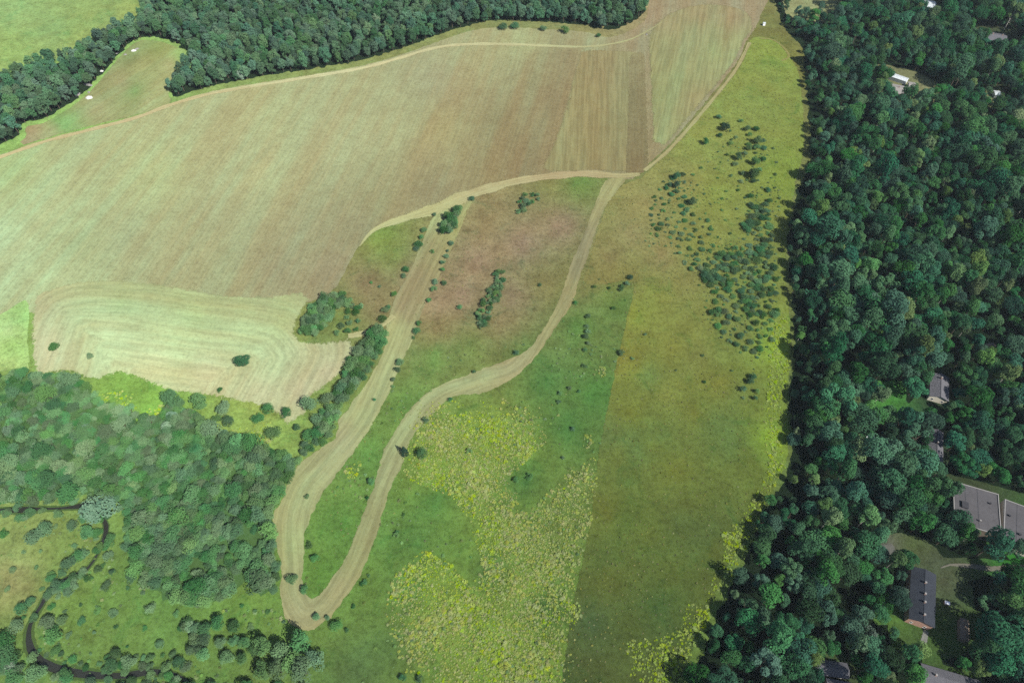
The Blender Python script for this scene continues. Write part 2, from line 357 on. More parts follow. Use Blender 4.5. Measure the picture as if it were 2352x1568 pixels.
sheet('crop_field', [(-260, 830), (-120, 790), (0, 722), (64, 690), (66, 780), (66, 852), (0, 856), (-260, 1000)],
      [(30, 790, (158, 196, 116)), (10, 840, (166, 190, 120)), (50, 730, (150, 192, 120)), (20, 760, (172, 200, 140))], M['meadow'], 0.07, 4.0)

sheet('stubble_field', [(1245, 395), (1262, 330), (1290, 250), (1320, 140), (1345, 112), (1480, 120), (1484, 160), (1490, 300), (1490, 384), (1460, 402), (1380, 398)],
      [(1370, 250, (154, 147, 106)), (1340, 340, (152, 146, 104)), (1400, 150, (152, 143, 105)), (1310, 300, (156, 150, 108)), (1420, 350, (150, 142, 102))], M['swath'], 0.065, 4.0, flow=[(1376, 390), (1382, 150)], soft=9.0)
sheet('stubble_field', [(1436, 400), (1438, 300), (1441, 200), (1446, 128), (1480, 122), (1484, 160), (1490, 300), (1490, 384), (1462, 402)],
      [(1465, 250, (138, 127, 93)), (1465, 350, (138, 126, 92)), (1465, 150, (148, 137, 102))], M['hay'], 0.095, 4.0, flow=[(1464, 390), (1462, 150)], soft=3.0)
sheet('mown_field', [(1490, 384), (1490, 300), (1484, 160), (1482, 100), (1490, 66), (1530, 30), (1600, 8), (1670, 10), (1725, 30), (1735, 70), (1716, 98), (1698, 138), (1658, 192), (1598, 264), (1548, 324), (1519, 354)],
      [(1520, 300, (158, 164, 116)), (1560, 180, (156, 164, 116)), (1640, 120, (160, 170, 120)), (1600, 80, (158, 164, 120)), (1600, 30, (162, 154, 116)), (1690, 40, (166, 154, 118)), (1530, 50, (160, 152, 114)), (1540, 110, (156, 160, 116)), (1690, 100, (166, 166, 118)), (1520, 220, (152, 160, 112)), (1600, 230, (164, 160, 116))],
      M['swath'], 0.10, 4.0, flow=[(1540, 350), (1590, 100)], soft=9.0)

OLIVE = [(1650, 450, (132, 136, 74)), (1600, 560, (134, 132, 76)), (1760, 200, (130, 134, 76)), (1780, 130, (136, 142, 76)), (1700, 250, (132, 138, 80)), (1600, 330, (136, 136, 80)), (1800, 400, (130, 140, 70)), (1550, 420, (136, 128, 84)), (1480, 470, (142, 130, 92)), (1450, 540, (144, 128, 96)), (1520, 590, (142, 126, 92)), (1580, 640, (136, 126, 82)), (1500, 680, (130, 132, 72)),
         (1400, 640, (126, 118, 78)), (1360, 630, (128, 118, 80)), (1430, 630, (126, 120, 78)), (1400, 590, (132, 118, 86)), (1460, 720, (132, 134, 66)), (1450, 850, (126, 126, 62)), (1550, 800, (130, 124, 66)), (1650, 880, (126, 124, 64)), (1740, 950, (118, 124, 66)), (1600, 950, (124, 122, 62)), (1450, 950, (122, 122, 60)), (1500, 1020, (116, 120, 62)), (1420, 1050, (112, 116, 62)), (1700, 1050, (110, 116, 62)), (1600, 1150, (104, 112, 60)), (1400, 1180, (112, 110, 56)),
         (1550, 1080, (116, 118, 58)), (1480, 1220, (112, 112, 56)), (1640, 1260, (102, 106, 54)), (1400, 1320, (108, 108, 56)), (1540, 1320, (100, 106, 56)), (1350, 1450, (88, 98, 58)), (1450, 1430, (92, 100, 56)), (1520, 1440, (84, 98, 58)), (1330, 1550, (84, 92, 56)), (1500, 1560, (88, 94, 56)), (1430, 820, (128, 122, 64)), (1780, 800, (150, 170, 76)), (1770, 1000, (150, 172, 70)), (1700, 760, (124, 128, 80)), (1720, 620, (120, 130, 76)),
         (1398, 1000, (98, 112, 70)), (1445, 1010, (100, 118, 72)), (1458, 1035, (96, 114, 70)), (1490, 862, (112, 128, 78)), (1515, 1002, (106, 120, 72)), (1630, 968, (104, 120, 72)), (1662, 975, (102, 118, 72)), (1680, 1025, (100, 116, 70)), (1565, 1195, (94, 108, 66)), (1600, 1210, (92, 106, 64)), (1640, 1225, (90, 106, 64)), (1480, 1215, (94, 110, 62)), (1440, 1190, (96, 112, 60)), (1390, 1305, (86, 102, 60)), (1522, 1380, (84, 104, 62)), (1355, 1440, (74, 92, 66)), (1620, 1240, (88, 104, 64)), (1700, 900, (112, 120, 70)), (1600, 820, (126, 124, 74)), (1530, 900, (130, 128, 70))]
OLIVE = [(x, y, tuple(int(v * k) for v, k in zip(c, (1.08, 1.15, 1.06)))) for x, y, c in OLIVE]  # meadow's own tones, with lens vignetting and light falloff kept in the colour
sheet('olive_meadow', [(1722, 90), (1745, 84), (1780, 92), (1812, 125), (1840, 180), (1850, 330), (1830, 430), (1810, 600), (1820, 760), (1815, 900), (1815, 1040), (1790, 1110), (1720, 1230), (1660, 1340), (1620, 1440), (1570, 1560), (1540, 1680), (1262, 1680), (1283, 1568), (1308, 1400), (1330, 1300), (1352, 1180), (1368, 1050), (1398, 900), (1430, 750), (1446, 690), (1450, 650), (1425, 648), (1390, 656), (1338, 650), (1350, 600), (1372, 520), (1395, 460), (1425, 425), (1470, 405), (1522, 358), (1552, 330), (1604, 268), (1664, 196), (1704, 140)],
      OLIVE, M['olive'], 0.045, 4.5, soft=3.0)

STRIP = [(980, 560, (152, 144, 108)), (950, 640, (150, 136, 106)), (900, 760, (172, 172, 128)), (880, 850, (172, 174, 132)), (830, 960, (170, 172, 130)), (780, 1000, (172, 166, 132)), (740, 1060, (168, 166, 128)), (690, 1120, (170, 172, 130)), (650, 1180, (172, 168, 126)), (670, 1250, (170, 172, 126)), (660, 1330, (168, 164, 124)), (690, 1410, (172, 164, 128)), (770, 1360, (168, 160, 122)), (810, 1280, (160, 158, 116)), (850, 1170, (160, 156, 116)), (900, 1060, (162, 158, 120)), (920, 1010, (166, 166, 124)), (990, 920, (168, 164, 124)), (1100, 870, (170, 166, 126)), (1180, 840, (172, 160, 124)),
         (1250, 740, (164, 152, 112)), (1300, 660, (162, 146, 108)), (1330, 570, (148, 134, 106)), (1345, 535, (148, 134, 106)), (1320, 610, (150, 136, 106)), (1360, 490, (164, 154, 116)), (1390, 440, (166, 162, 120)), (1040, 520, (160, 158, 112)), (1010, 500, (168, 168, 124)), (930, 700, (154, 140, 110))]
sheet('mown_strip', [(1000, 484), (1040, 466), (1088, 452), (1070, 500), (1052, 545), (1028, 600), (1003, 650), (978, 700), (958, 758), (942, 800), (922, 842), (902, 890), (860, 972), (820, 1032), (790, 1072), (742, 1138), (716, 1190), (705, 1230), (700, 1290), (697, 1336), (706, 1366), (722, 1368), (742, 1350), (772, 1308), (800, 1258), (822, 1200), (842, 1150), (860, 1100), (872, 1050), (892, 1008), (930, 950), (970, 908), (1020, 878), (1100, 848), (1180, 818), (1222, 788), (1272, 708), (1292, 658), (1312, 598), (1338, 540), (1352, 500), (1376, 440), (1392, 412), (1440, 408),
                     (1412, 450), (1386, 490), (1362, 560), (1345, 610), (1330, 650), (1318, 695), (1280, 752), (1232, 820), (1182, 870), (1110, 904), (1042, 914), (984, 962), (950, 1004), (930, 1060), (900, 1120), (886, 1170), (862, 1248), (832, 1320), (772, 1404), (750, 1430), (710, 1450), (680, 1444), (652, 1420), (640, 1360), (642, 1300), (626, 1230), (626, 1180), (648, 1140), (664, 1092), (690, 1060), (740, 1022), (768, 1002), (776, 962), (802, 930), (850, 860), (880, 800), (884, 752), (902, 690), (936, 628), (962, 570)],
      [(x, y, tuple(int(v * k) for v, k in zip(c, (1.0, 1.055, 1.03)))) for x, y, c in STRIP], M['swath'], 0.055, 3.0, soft=1.9, curve=[(1060, 440), (1000, 560), (925, 720), (880, 830), (820, 960), (740, 1060), (690, 1120), (665, 1200), (670, 1300), (672, 1360), (700, 1408), (745, 1390), (800, 1310), (850, 1190), (890, 1090), (930, 1010), (1000, 918), (1100, 876), (1190, 842), (1255, 750), (1305, 660), (1340, 560), (1380, 470), (1420, 400)])

CLEAR = [(120, 300, (168, 156, 110)), (130, 275, (120, 150, 84)), (150, 290, (136, 170, 100)), (80, 300, (170, 150, 110)), (220, 250, (166, 158, 112)), (280, 190, (162, 152, 108)), (310, 210, (128, 150, 90)), (330, 160, (162, 160, 106)), (390, 150, (172, 162, 112)), (420, 130, (150, 176, 100)), (360, 110, (140, 150, 88)), (300, 130, (132, 138, 88)), (230, 190, (142, 142, 96)), (340, 235, (170, 166, 116)), (370, 200, (170, 164, 112)), (60, 320, (160, 140, 104))]
sheet('clearing_field', [(-60, 372), (-20, 350), (48, 322), (58, 290), (108, 276), (198, 214), (278, 124), (320, 92), (380, 96), (446, 126), (438, 152), (404, 186), (392, 214), (392, 238), (310, 268), (200, 294), (60, 334)], [(x, y, tuple(int(v * k) for v, k in zip(c, (.94, .99, 1.03)))) for x, y, c in CLEAR], M['hay'], 0.05, 4.0, soft=4.0, flow=[(150, 300), (380, 150)])
sheet('grassland', [(-200, -60), (345, -60), (335, 20), (312, 55), (248, 76), (188, 116), (108, 144), (50, 150), (-10, 180), (-200, 300)],
      [(120, 60, (132, 160, 102)), (250, 30, (134, 158, 98)), (30, 110, (140, 166, 98)), (180, 90, (138, 160, 94)), (40, 30, (140, 170, 110)), (290, 50, (146, 164, 94))], M['meadow'], 0.03, 8.0)

def ribbon(name, line_px, width, ctrl, mat, z):
    c = smooth(unproject(line_px), 2.5, False)
    t = np.gradient(c, axis=0); t /= np.linalg.norm(t, axis=1, keepdims=True); nrm = np.stack([-t[:, 1], t[:, 0]], 1)
    w = (width if np.ndim(width) else np.full(len(line_px), width))
    k = np.linspace(0, len(line_px) - 1, len(c)); w = np.interp(k, np.arange(len(line_px)), w)
    w = w * (1 + 0.22 * np.sin(np.arange(len(c)) * 0.7) * rng.uniform(.2, 1, len(c)))
    q = np.array([0.5, 0.22, -0.22, -0.5]); V = np.empty((4 * len(c), 2)); ac = np.empty(len(V))
    for i in range(4): V[i::4] = c + nrm * w[:, None] * q[i] * (1.25 if mat is not M['water'] else 1); ac[i::4] = w * q[i]
    F = [(4 * i + k + 1, 4 * i + k + 5, 4 * i + k + 4, 4 * i + k) for i in range(len(c) - 1) for k in range(3)]
    s = np.repeat(np.arange(len(c)) * 2.5, 4); fd = np.tile([0, 0.8, 0.8, 0] if mat is M['track'] else [0, 1.15, 1.15, 0], len(c))
    attrs = {}
    if ctrl is not None:
        attrs = {'tone': ('FLOAT_COLOR', 'POINT', np.column_stack([idw(project(V), ctrl) * GAIN, np.ones(len(V))])),
                 'flow': ('FLOAT_VECTOR', 'POINT', np.column_stack([ac, s, np.zeros(len(V))])), 'fade': ('FLOAT', 'POINT', fd)}
    o = mesh_obj(name, np.column_stack([V, np.full(len(V), z)]), F, mat, attrs=attrs)
    tag(o, kind='structure')
    return o

TR = [(0, 0, (186, 186, 146)), (1000, 200, (194, 190, 150)), (1300, 400, (182, 172, 134)), (1600, 260, (178, 178, 130)), (1700, 140, (178, 174, 128)), (1520, 350, (178, 174, 128)), (900, 515, (182, 188, 140)), (1100, 440, (182, 180, 138)), (1000, 480, (182, 186, 138)), (300, 270, (184, 176, 138)), (800, 160, (196, 192, 152)), (400, 240, (184, 178, 138)), (100, 326, (186, 180, 140))]
ribbon('track', [(-120, 400), (0, 361), (100, 326), (200, 300), (310, 271), (395, 240), (480, 216), (570, 200), (700, 179), (830, 157), (920, 133), (1000, 110), (1080, 102), (1200, 103), (1330, 108), (1400, 102), (1450, 90), (1490, 70), (1520, 52)], [5] * 15 + [4, 3, 2, .5], TR, M['track'], 0.11)
ribbon('track', [(1470, 400), (1420, 404), (1330, 399), (1200, 414), (1110, 437), (1050, 458), (1000, 480), (940, 498), (880, 518), (850, 536), (826, 566)], [3, 8, 9, 8, 8, 10, 12, 12, 9, 5, 0.6], TR, M['track'], 0.115)
ribbon('track', [(1722, 98), (1690, 160), (1640, 225), (1590, 285), (1550, 330), (1520, 360), (1480, 392)], 3.2, TR, M['track'], 0.12)
ribbon('track', [(800, 772), (840, 764), (880, 745), (905, 725)], 4.0, TR, M['track'], 0.125)
ribbon('track', [(1745, 88), (1775, 92), (1800, 110), (1812, 130), (1795, 140)], 2.2, [(0, 0, (158, 158, 100))], M['track'], 0.13)

# the stream, in its bed below the meadow, and its dark banks
RIV = [(-90, 1176), (0, 1172), (60, 1170), (150, 1166), (205, 1162), (236, 1190), (243, 1222), (216, 1286), (190, 1312), (150, 1332), (112, 1360), (96, 1388), (76, 1420), (66, 1450), (70, 1488), (96, 1518), (140, 1538), (220, 1550), (290, 1550), (345, 1542), (400, 1548), (440, 1580), (470, 1660)]
ribbon('bank', RIV, [4, 4, 4, 5, 4, 3, 4, 3, 3, 3, 3, 4, 4, 4, 5, 6, 5, 5, 4, 4, 3, 3, 3], [(0, 0, (84, 110, 62))], M['floor'], 0.03)
ribbon('stream', RIV, [2.4, 2.6, 2.2, 2.8, 1.4, 1.0, 2.6, 1.0, 2.0, 1.0, 1.2, 2.6, 1.8, 1.6, 2.8, 3.6, 2.6, 2.8, 2.4, 2, 1.4, 1.4, 1.4], None, M['water'], 0.05)

# ------------------------------------------------------------------ woods: where trees stand
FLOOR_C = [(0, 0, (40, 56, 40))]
WOOD_R = [(1768, -70), (1770, 10), (1782, 50), (1806, 85), (1830, 115), (1836, 180), (1842, 240), (1846, 330), (1850, 375), (1822, 425), (1808, 480), (1798, 520), (1795, 600), (1803, 660), (1808, 720), (1812, 780), (1808, 850), (1795, 900), (1800, 960), (1803, 1040), (1796, 1092), (1748, 1165), (1728, 1225), (1698, 1285), (1668, 1335), (1638, 1405), (1610, 1475), (1582, 1545), (1555, 1660), (2520, 1660), (2520, -70)]
WOOD_T = [(-120, 240), (0, 188), (60, 158), (110, 152), (190, 124), (250, 84), (318, 64), (338, 24), (348, -60), (350, -120), (1500, -120), (1488, 0), (1474, 38), (1438, 58), (1400, 70), (1330, 58), (1150, 48), (1080, 59), (1000, 84), (920, 114), (830, 139), (690, 164), (560, 184), (470, 204), (404, 222), (396, 210), (406, 185), (442, 150), (448, 126), (390, 93), (320, 88), (278, 122), (196, 212), (106, 272), (54, 284), (44, 312), (0, 332), (-120, 384)]
THICK = [(-120, 862), (0, 862), (60, 862), (150, 868), (205, 890), (225, 915), (270, 935), (310, 945), (318, 975), (370, 960), (400, 925), (440, 945), (480, 985), (540, 1010), (600, 1030), (660, 1052), (690, 1058), (655, 1110), (628, 1180), (626, 1230), (638, 1300), (638, 1355), (600, 1366), (560, 1340), (520, 1370), (470, 1390), (420, 1385), (350, 1350), (300, 1300), (290, 1240), (300, 1190), (250, 1150), (200, 1140), (100, 1150), (0, 1155), (-120, 1160)]
WOOD_R = [(x + 12 + (-2 if y > 1080 else 0), y) if x < 2500 else (x, y) for x, y in WOOD_R]
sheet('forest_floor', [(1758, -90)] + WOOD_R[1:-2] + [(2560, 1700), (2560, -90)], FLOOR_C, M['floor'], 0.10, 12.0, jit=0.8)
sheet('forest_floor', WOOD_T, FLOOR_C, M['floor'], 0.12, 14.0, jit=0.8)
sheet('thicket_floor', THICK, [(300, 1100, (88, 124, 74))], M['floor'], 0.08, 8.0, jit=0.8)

CLEARINGS = [
    [(2066, 1288), (2150, 1276), (2352, 1284), (2520, 1284), (2520, 1316), (2250, 1328), (2236, 1348), (2244, 1395), (2262, 1412), (2254, 1488), (2200, 1510), (2170, 1524), (2250, 1550), (2310, 1680), (2105, 1680), (2112, 1530), (2124, 1482), (2066, 1440), (2010, 1436), (2008, 1398), (2060, 1388)],
    [(2008, 1238), (2058, 1222), (2120, 1236), (2160, 1268), (2170, 1300), (2070, 1310), (2056, 1290), (2008, 1286)],
    [(2156, 1096), (2172, 1084), (2520, 1190), (2520, 1290), (2352, 1300), (2300, 1268), (2240, 1246), (2176, 1222)],
    [(2122, 850), (2186, 850), (2190, 942), (2122, 942)], [(2002, 880), (2078, 876), (2086, 924), (2112, 896), (2134, 932), (2104, 966), (2056, 974), (2012, 936)],
    [(2120, 980), (2172, 980), (2178, 1092), (2128, 1092)], [(1978, 990), (2016, 990), (2040, 1030), (2050, 1070), (2006, 1060), (1978, 1030)],
    [(2010, 148), (2094, 162), (2156, 192), (2156, 222), (2120, 250), (2030, 252), (2024, 190)],
    [(2242, 62), (2334, 72), (2334, 126), (2242, 126)], [(2106, -6), (2156, -6), (2156, 56), (2106, 56)], [(2246, -20), (2296, -20), (2296, 30), (2246, 30)], [(2266, 198), (2304, 198), (2304, 246), (2266, 246)],
    [(1806, -80), (1924, -80), (1930, 44), (1880, 52), (1806, 40)], [(1866, 1500), (1960, 1516), (1966, 1680), (1860, 1680)], [(2225, 790), (2270, 780), (2290, 810), (2250, 820)], [(2044, 1416), (2142, 1440), (2150, 1505), (2050, 1490)]]
LAWN = [(2040, 920, (92, 160, 76)), (2160, 1450, (96, 128, 66)), (2030, 1415, (104, 146, 70)), (2100, 1250, (104, 122, 78)), (2330, 1270, (70, 150, 62)), (2150, 1290, (96, 108, 84)), (2170, 1340, (100, 110, 84)), (2200, 210, (150, 160, 110)), (1860, 0, (164, 168, 122)), (2140, 240, (150, 146, 110)), (2150, 900, (70, 84, 66)), (2150, 1030, (70, 84, 66)), (2200, 1500, (90, 120, 66)), (2000, 1010, (60, 74, 60)), (2130, 20, (70, 84, 62)), (2290, 90, (80, 90, 66)), (1910, 1580, (84, 100, 66)), (2250, 1150, (80, 92, 66)), (2030, 1265, (120, 122, 112))]
for i, c in enumerate(CLEARINGS):
    sheet('lawn', c, LAWN, M['meadow'], 0.14 + i * 0.006, 3.0, jit=0.3)
ribbon('path', [(2520, 1322), (2352, 1304), (2280, 1306), (2230, 1300), (2180, 1297), (2160, 1304)], [3, 3, 3, 3.2, 2.6, .6], [(0, 0, (156, 156, 146))], M['track'], 0.26)
sheet('gravel_yard', [(2015, 1252), (2044, 1246), (2058, 1258), (2056, 1278), (2030, 1276)], [(0, 0, (136, 136, 132))], M['track'], 0.27, 2.0)
ribbon('path', [(2126, 1448), (2124, 1462), (2120, 1476)], 2.6, [(0, 0, (178, 182, 180))], M['track'], 0.28)

# ------------------------------------------------------------------ plants
def cards(centres, normals, size, r, tilt=0.55, aspect=0.75):
    """leaf sprays: one small quad each, facing outwards with some disorder"""
    n = len(centres)
    nr = normals + r.normal(0, tilt, (n, 3)); nr /= np.linalg.norm(nr, axis=1, keepdims=True)
    a = np.cross(nr, r.normal(0, 1, (n, 3))); a /= np.linalg.norm(a, axis=1, keepdims=True); b = np.cross(nr, a)
    s = (size * r.uniform(0.6, 1.25, n))[:, None] / 2
    q = np.stack([centres + a * s, centres + b * s * aspect, centres - a * s, centres - b * s * aspect], 1)
    return q.reshape(-1, 3)

def sphere_dirs(n, r, low=-0.35):
    z = r.uniform(low, 1, n); p = r.uniform(0, 2 * math.pi, n); q = np.sqrt(1 - z * z)
    return np.stack([q * np.cos(p), q * np.sin(p), z], 1)

def crown_data(kind, seed):
    r = np.random.default_rng(seed); P = []; T = []
    if kind == 'spruce':
        Ht, R = 11.0, 2.3
        for k in range(16):
            f = k / 15; zz = 1.2 + f * (Ht - 1.4); rad = R * (1 - f) ** 0.85 + 0.12
            n = int(10 + 40 * (1 - f)); ph = r.uniform(0, 2 * math.pi, n); d = rad * np.sqrt(r.uniform(0.15, 1, n)) * r.uniform(.8, 1.12, n)
            c = np.stack([d * np.cos(ph), d * np.sin(ph), zz - d * 0.35 + r.normal(0, .12, n)], 1)
            nr = np.stack([np.cos(ph) * .6, np.sin(ph) * .6, np.full(n, .8)], 1)
            P.append(cards(c, nr, 0.75, r, 0.35, 0.5)); T.append(np.repeat(r.uniform(0, 1, n), 1))
    else:
        if kind == 'tree':   R, base, Hc, nl, lr, cn, cs = 4.6, 2.6, 10.5, 19, (1.3, 2.5), 125, 0.70
        if kind == 'aspen':  R, base, Hc, nl, lr, cn, cs = 3.3, 0.0, 12.5, 26, (1.0, 1.8), 56, 0.85
        if kind == 'willow': R, base, Hc, nl, lr, cn, cs = 3.0, 0.4, 4.4, 15, (1.0, 1.8), 90, 0.50
        if kind == 'bush':   R, base, Hc, nl, lr, cn, cs = 1.0, 0.05, 1.6, 11, (0.32, 0.55), 34, 0.26
        if kind == 'tree':
            R *= r.uniform(.72, 1.15); Hc *= r.uniform(.8, 1.25); f_ = r.uniform(.75, 1.15); lr = (lr[0] * f_, lr[1] * f_); nl = int(nl * r.uniform(.7, 1.5))
        for k in range(nl):
            d = sphere_dirs(1, r, -0.5)[0]
            e = r.uniform(0.45, 0.82)
            rr = r.uniform(*lr)
            c = np.array([d[0] * R * e, d[1] * R * e, base + Hc * 0.48 + d[2] * Hc * 0.42 * e / 0.8])
            if kind in ('tree', 'aspen'):                   # wider in the middle, rounded top
                c[2] = min(c[2], base + Hc - rr * 0.7)
            n = int(cn * (rr / lr[1]) ** 1.5 * 1.4)
            dd = sphere_dirs(n, r, -0.45)
            pts = c + dd * rr * r.uniform(0.82, 1.06, n)[:, None] * np.array([1, 1, 0.88])
            pts[:, 2] = np.maximum(pts[:, 2], 0.05)
            P.append(cards(pts, dd + np.array([0, 0, .2]), cs, r, 0.28))
            T.append(np.clip(r.uniform(0.2, 0.8) + r.normal(0, 0.22, n), 0, 1))
    V = np.concatenate(P); T = np.concatenate(T)
    F = np.arange(len(V)).reshape(-1, 4)
    return V, F, T

def trunk_data(kind, seed):
    """tapered, slightly bent trunk with a few limbs (six-sided tubes)"""
    r = np.random.default_rng(seed + 500); V = []; F = []
    def tube(pts, rads):
        b = len(V); k = 6
        for p, rad in zip(pts, rads):
            for i in range(k): V.append((p[0] + rad * math.cos(i * 2 * math.pi / k), p[1] + rad * math.sin(i * 2 * math.pi / k), p[2]))
        for j in range(len(pts) - 1):
            for i in range(k): F.append((b + j * k + i, b + j * k + (i + 1) % k, b + (j + 1) * k + (i + 1) % k, b + (j + 1) * k + i))
    H = {'tree': 10.5, 'aspen': 12.0, 'willow': 3.6, 'spruce': 11.0}[kind]; r0 = {'tree': .22, 'aspen': .18, 'willow': .16, 'spruce': .2}[kind]
    bend = r.normal(0, 0.25, 2)
    if kind == 'willow':
        for s in range(4):
            a = s * 1.57 + r.uniform(0, .8); tube([(0, 0, -0.1), (math.cos(a) * .5, math.sin(a) * .5, 1.3), (math.cos(a) * 1.4, math.sin(a) * 1.4, 3.2)], [r0 * .8, r0 * .6, .03])
    else:
        tube([(bend[0] * t * t, bend[1] * t * t, -0.1 + H * t) for t in (0, .3, .6, 1)], [r0 * 1.2, r0, r0 * .65, .03])
        if kind != 'spruce':
            for s in range(5):
                a = s * 1.3 + r.uniform(0, 1); t = r.uniform(.35, .7); L_ = r.uniform(1.4, 2.4)
                p = np.array([bend[0] * t * t, bend[1] * t * t, H * t])
                tube([p, p + np.array([math.cos(a), math.sin(a), .7]) * L_ * .5, p + np.array([math.cos(a), math.sin(a), .9]) * L_], [r0 * .5, r0 * .3, .02])
    return np.array(V), F

VARIANTS = {}
def make_variants(key, kind, n, leafmat, barkmat, seed):
    """n crowns and trunks of a kind; also the whole plant as one mesh, kept outside the scene, for the massed forest"""
    col = bpy.data.collections.new('source_' + key); lst = []
    for i in range(n):
        V, F, T = crown_data(kind, seed + i)
        me = mesh_obj('crown', V, F, leafmat, link=False, attrs={'tint': ('FLOAT', 'FACE', T)}).data
        tm = None
        if kind != 'bush':
            TV, TF = trunk_data(kind, seed + i)
            tm = mesh_obj('trunk', TV, TF, barkmat, link=False).data
            VV = np.vstack([V, TV]); FF = [tuple(f) for f in F] + [tuple(k + len(V) for k in f) for f in TF]
            whole = mesh_obj('%s_%02d' % (key, i), VV, FF, [leafmat, barkmat], link=False, attrs={'tint': ('FLOAT', 'FACE', np.concatenate([T, np.zeros(len(TF))]))})
            whole.data.polygons.foreach_set('material_index', [0] * len(F) + [1] * len(TF))
            bpy.data.objects.remove(bpy.data.objects.get(whole.name)) if False else None
            col.objects.link(whole)
        else:
            whole = bpy.data.objects.new('%s_%02d' % (key, i), me); col.objects.link(whole)
        lst.append((me, tm))
    VARIANTS[key] = (lst, col)

make_variants('tree', 'tree', 14, M['leaf'], M['bark'], 100)
make_variants('birch', 'tree', 6, M['light'], M['birch'], 150)
make_variants('aspen', 'aspen', 8, M['far'], M['bark'], 200)
make_variants('willow', 'willow', 8, M['willow'], M['bark'], 300)
make_variants('pale', 'willow', 3, M['pale'], M['bark'], 340)
make_variants('spruce', 'spruce', 4, M['conifer'], M['bark'], 400)
make_variants('bush', 'bush', 8, M['bush'], M['bark'], 500)
make_variants('greenbush', 'bush', 5, M['willow'], M['bark'], 520)
make_variants('darkwillow', 'willow', 4, M['bush'], M['bark'], 540)
make_variants('weed', 'bush', 4, M['weed'], M['bark'], 600)
make_variants('lime', 'bush', 4, M['lime'], M['bark'], 620)
make_variants('straw', 'bush', 4, M['straw'], M['bark'], 660)
make_variants('tuft', 'bush', 4, M['tuft'], M['bark'], 640)

def place_tree(name, key, x, y, s, sz, label, cat, group=None, idx=None):
    if key == 'bush' and random.random() < .3: key = 'greenbush'
    lst = VARIANTS[key][0]; cm, tm = lst[random.randrange(len(lst)) if idx is None else idx]
    a = random.uniform(0, 6.283)
    if tm is None:
        o = bpy.data.objects.new(name, cm); COL.objects.link(o)
        o.location = (x, y, 0.02); o.rotation_euler = (0, 0, a); o.scale = (s, s, sz)
        return tag(o, label, cat, group)
    e = bpy.data.objects.new(name, None); COL.objects.link(e); e.empty_display_size = 0.2
    e.location = (x, y, 0.02); e.rotation_euler = (0, 0, a); e.scale = (s, s, sz)
    for nm, me in (('crown', cm), ('trunk', tm)):
        o = bpy.data.objects.new(nm, me); COL.objects.link(o); o.parent = e
    return tag(e, label, cat, group)

_ng = {}
def scatter_group(col):
    if col.name in _ng: return _ng[col.name]
    g = bpy.data.node_groups.new('scatter_' + col.name, 'GeometryNodeTree')
    g.interface.new_socket('Geometry', in_out='INPUT', socket_type='NodeSocketGeometry')
    g.interface.new_socket('Geometry', in_out='OUTPUT', socket_type='NodeSocketGeometry')
    n = g.nodes; i = n.new('NodeGroupInput'); o = n.new('NodeGroupOutput'); ip = n.new('GeometryNodeInstanceOnPoints')
    ci = n.new('GeometryNodeCollectionInfo'); ci.inputs['Collection'].default_value = col
    ci.inputs['Separate Children'].default_value = True; ci.inputs['Reset Children'].default_value = True
    def na(nm, ty):
        k = n.new('GeometryNodeInputNamedAttribute'); k.data_type = ty; k.inputs['Name'].default_value = nm
        return k.outputs['Attribute']
    L = g.links.new
    L(i.outputs[0], ip.inputs['Points']); L(ci.outputs[0], ip.inputs['Instance']); ip.inputs['Pick Instance'].default_value = True
    L(na('idx', 'INT'), ip.inputs['Instance Index']); L(na('turn', 'FLOAT_VECTOR'), ip.inputs['Rotation']); L(na('size', 'FLOAT_VECTOR'), ip.inputs['Scale'])
    L(ip.outputs[0], o.inputs[0]); _ng[col.name] = g
    return g

def mass(name, key, pts, s, sz, label, cat, z=0.02):
    if len(pts) == 0: return
    lst, col = VARIANTS[key]; n = len(pts)
    turn = np.zeros((n, 3)); turn[:, 2] = rng.uniform(0, 6.283, n)
    o = mesh_obj(name, np.column_stack([pts, np.full(n, z)]), [], [], attrs={
        'idx': ('INT', 'POINT', rng.integers(0, len(lst), n)), 'turn': ('FLOAT_VECTOR', 'POINT', turn),
        'size': ('FLOAT_VECTOR', 'POINT', np.column_stack([s, s, sz]))})
    md = o.modifiers.new('scatter', 'NODES'); md.node_group = scatter_group(col)
    return tag(o, label, cat, kind='stuff')

def darts(poly_px, dist, cuts=(), tries=1.0):
    """points in a polygon (traced on the ground), none closer than DIST"""
    W = unproject(poly_px); lo, hi = W.min(0), W.max(0)
    n = int((hi[0] - lo[0]) * (hi[1] - lo[1]) / dist ** 2 * 4 * tries)
    C = rng.uniform(lo, hi, (n, 2)); C = C[inside(C, W)]
    for c in cuts: C = C[~inside(C, unproject(c))]
    cell = {}; out = []; d2 = dist * dist
    for x, y in C:
        i, j = int(x // dist), int(y // dist); ok = True
        for a in (-1, 0, 1):
            for b in (-1, 0, 1):
                for q in cell.get((i + a, j + b), ()):
                    if (q[0] - x) ** 2 + (q[1] - y) ** 2 < d2: ok = False; break
                if not ok: break
            if not ok: break
        if ok: cell.setdefault((i, j), []).append((x, y)); out.append((x, y))
    return np.array(out).reshape(-1, 2)

def in_frame(P, pad=0): 
    q = project(P, 4.0); return (q[:, 0] > -pad) & (q[:, 0] < 2352 + pad) & (q[:, 1] > -pad) & (q[:, 1] < 1568 + pad)

def split_largest(P, n):
    """index of the n nearest in the picture, and the rest"""
    d = P[:, 1] * cp + CAM_H * sp + np.where(in_frame(P, -6), 0, 1e6)
    k = d.argsort(); return k[:n], k[n:]

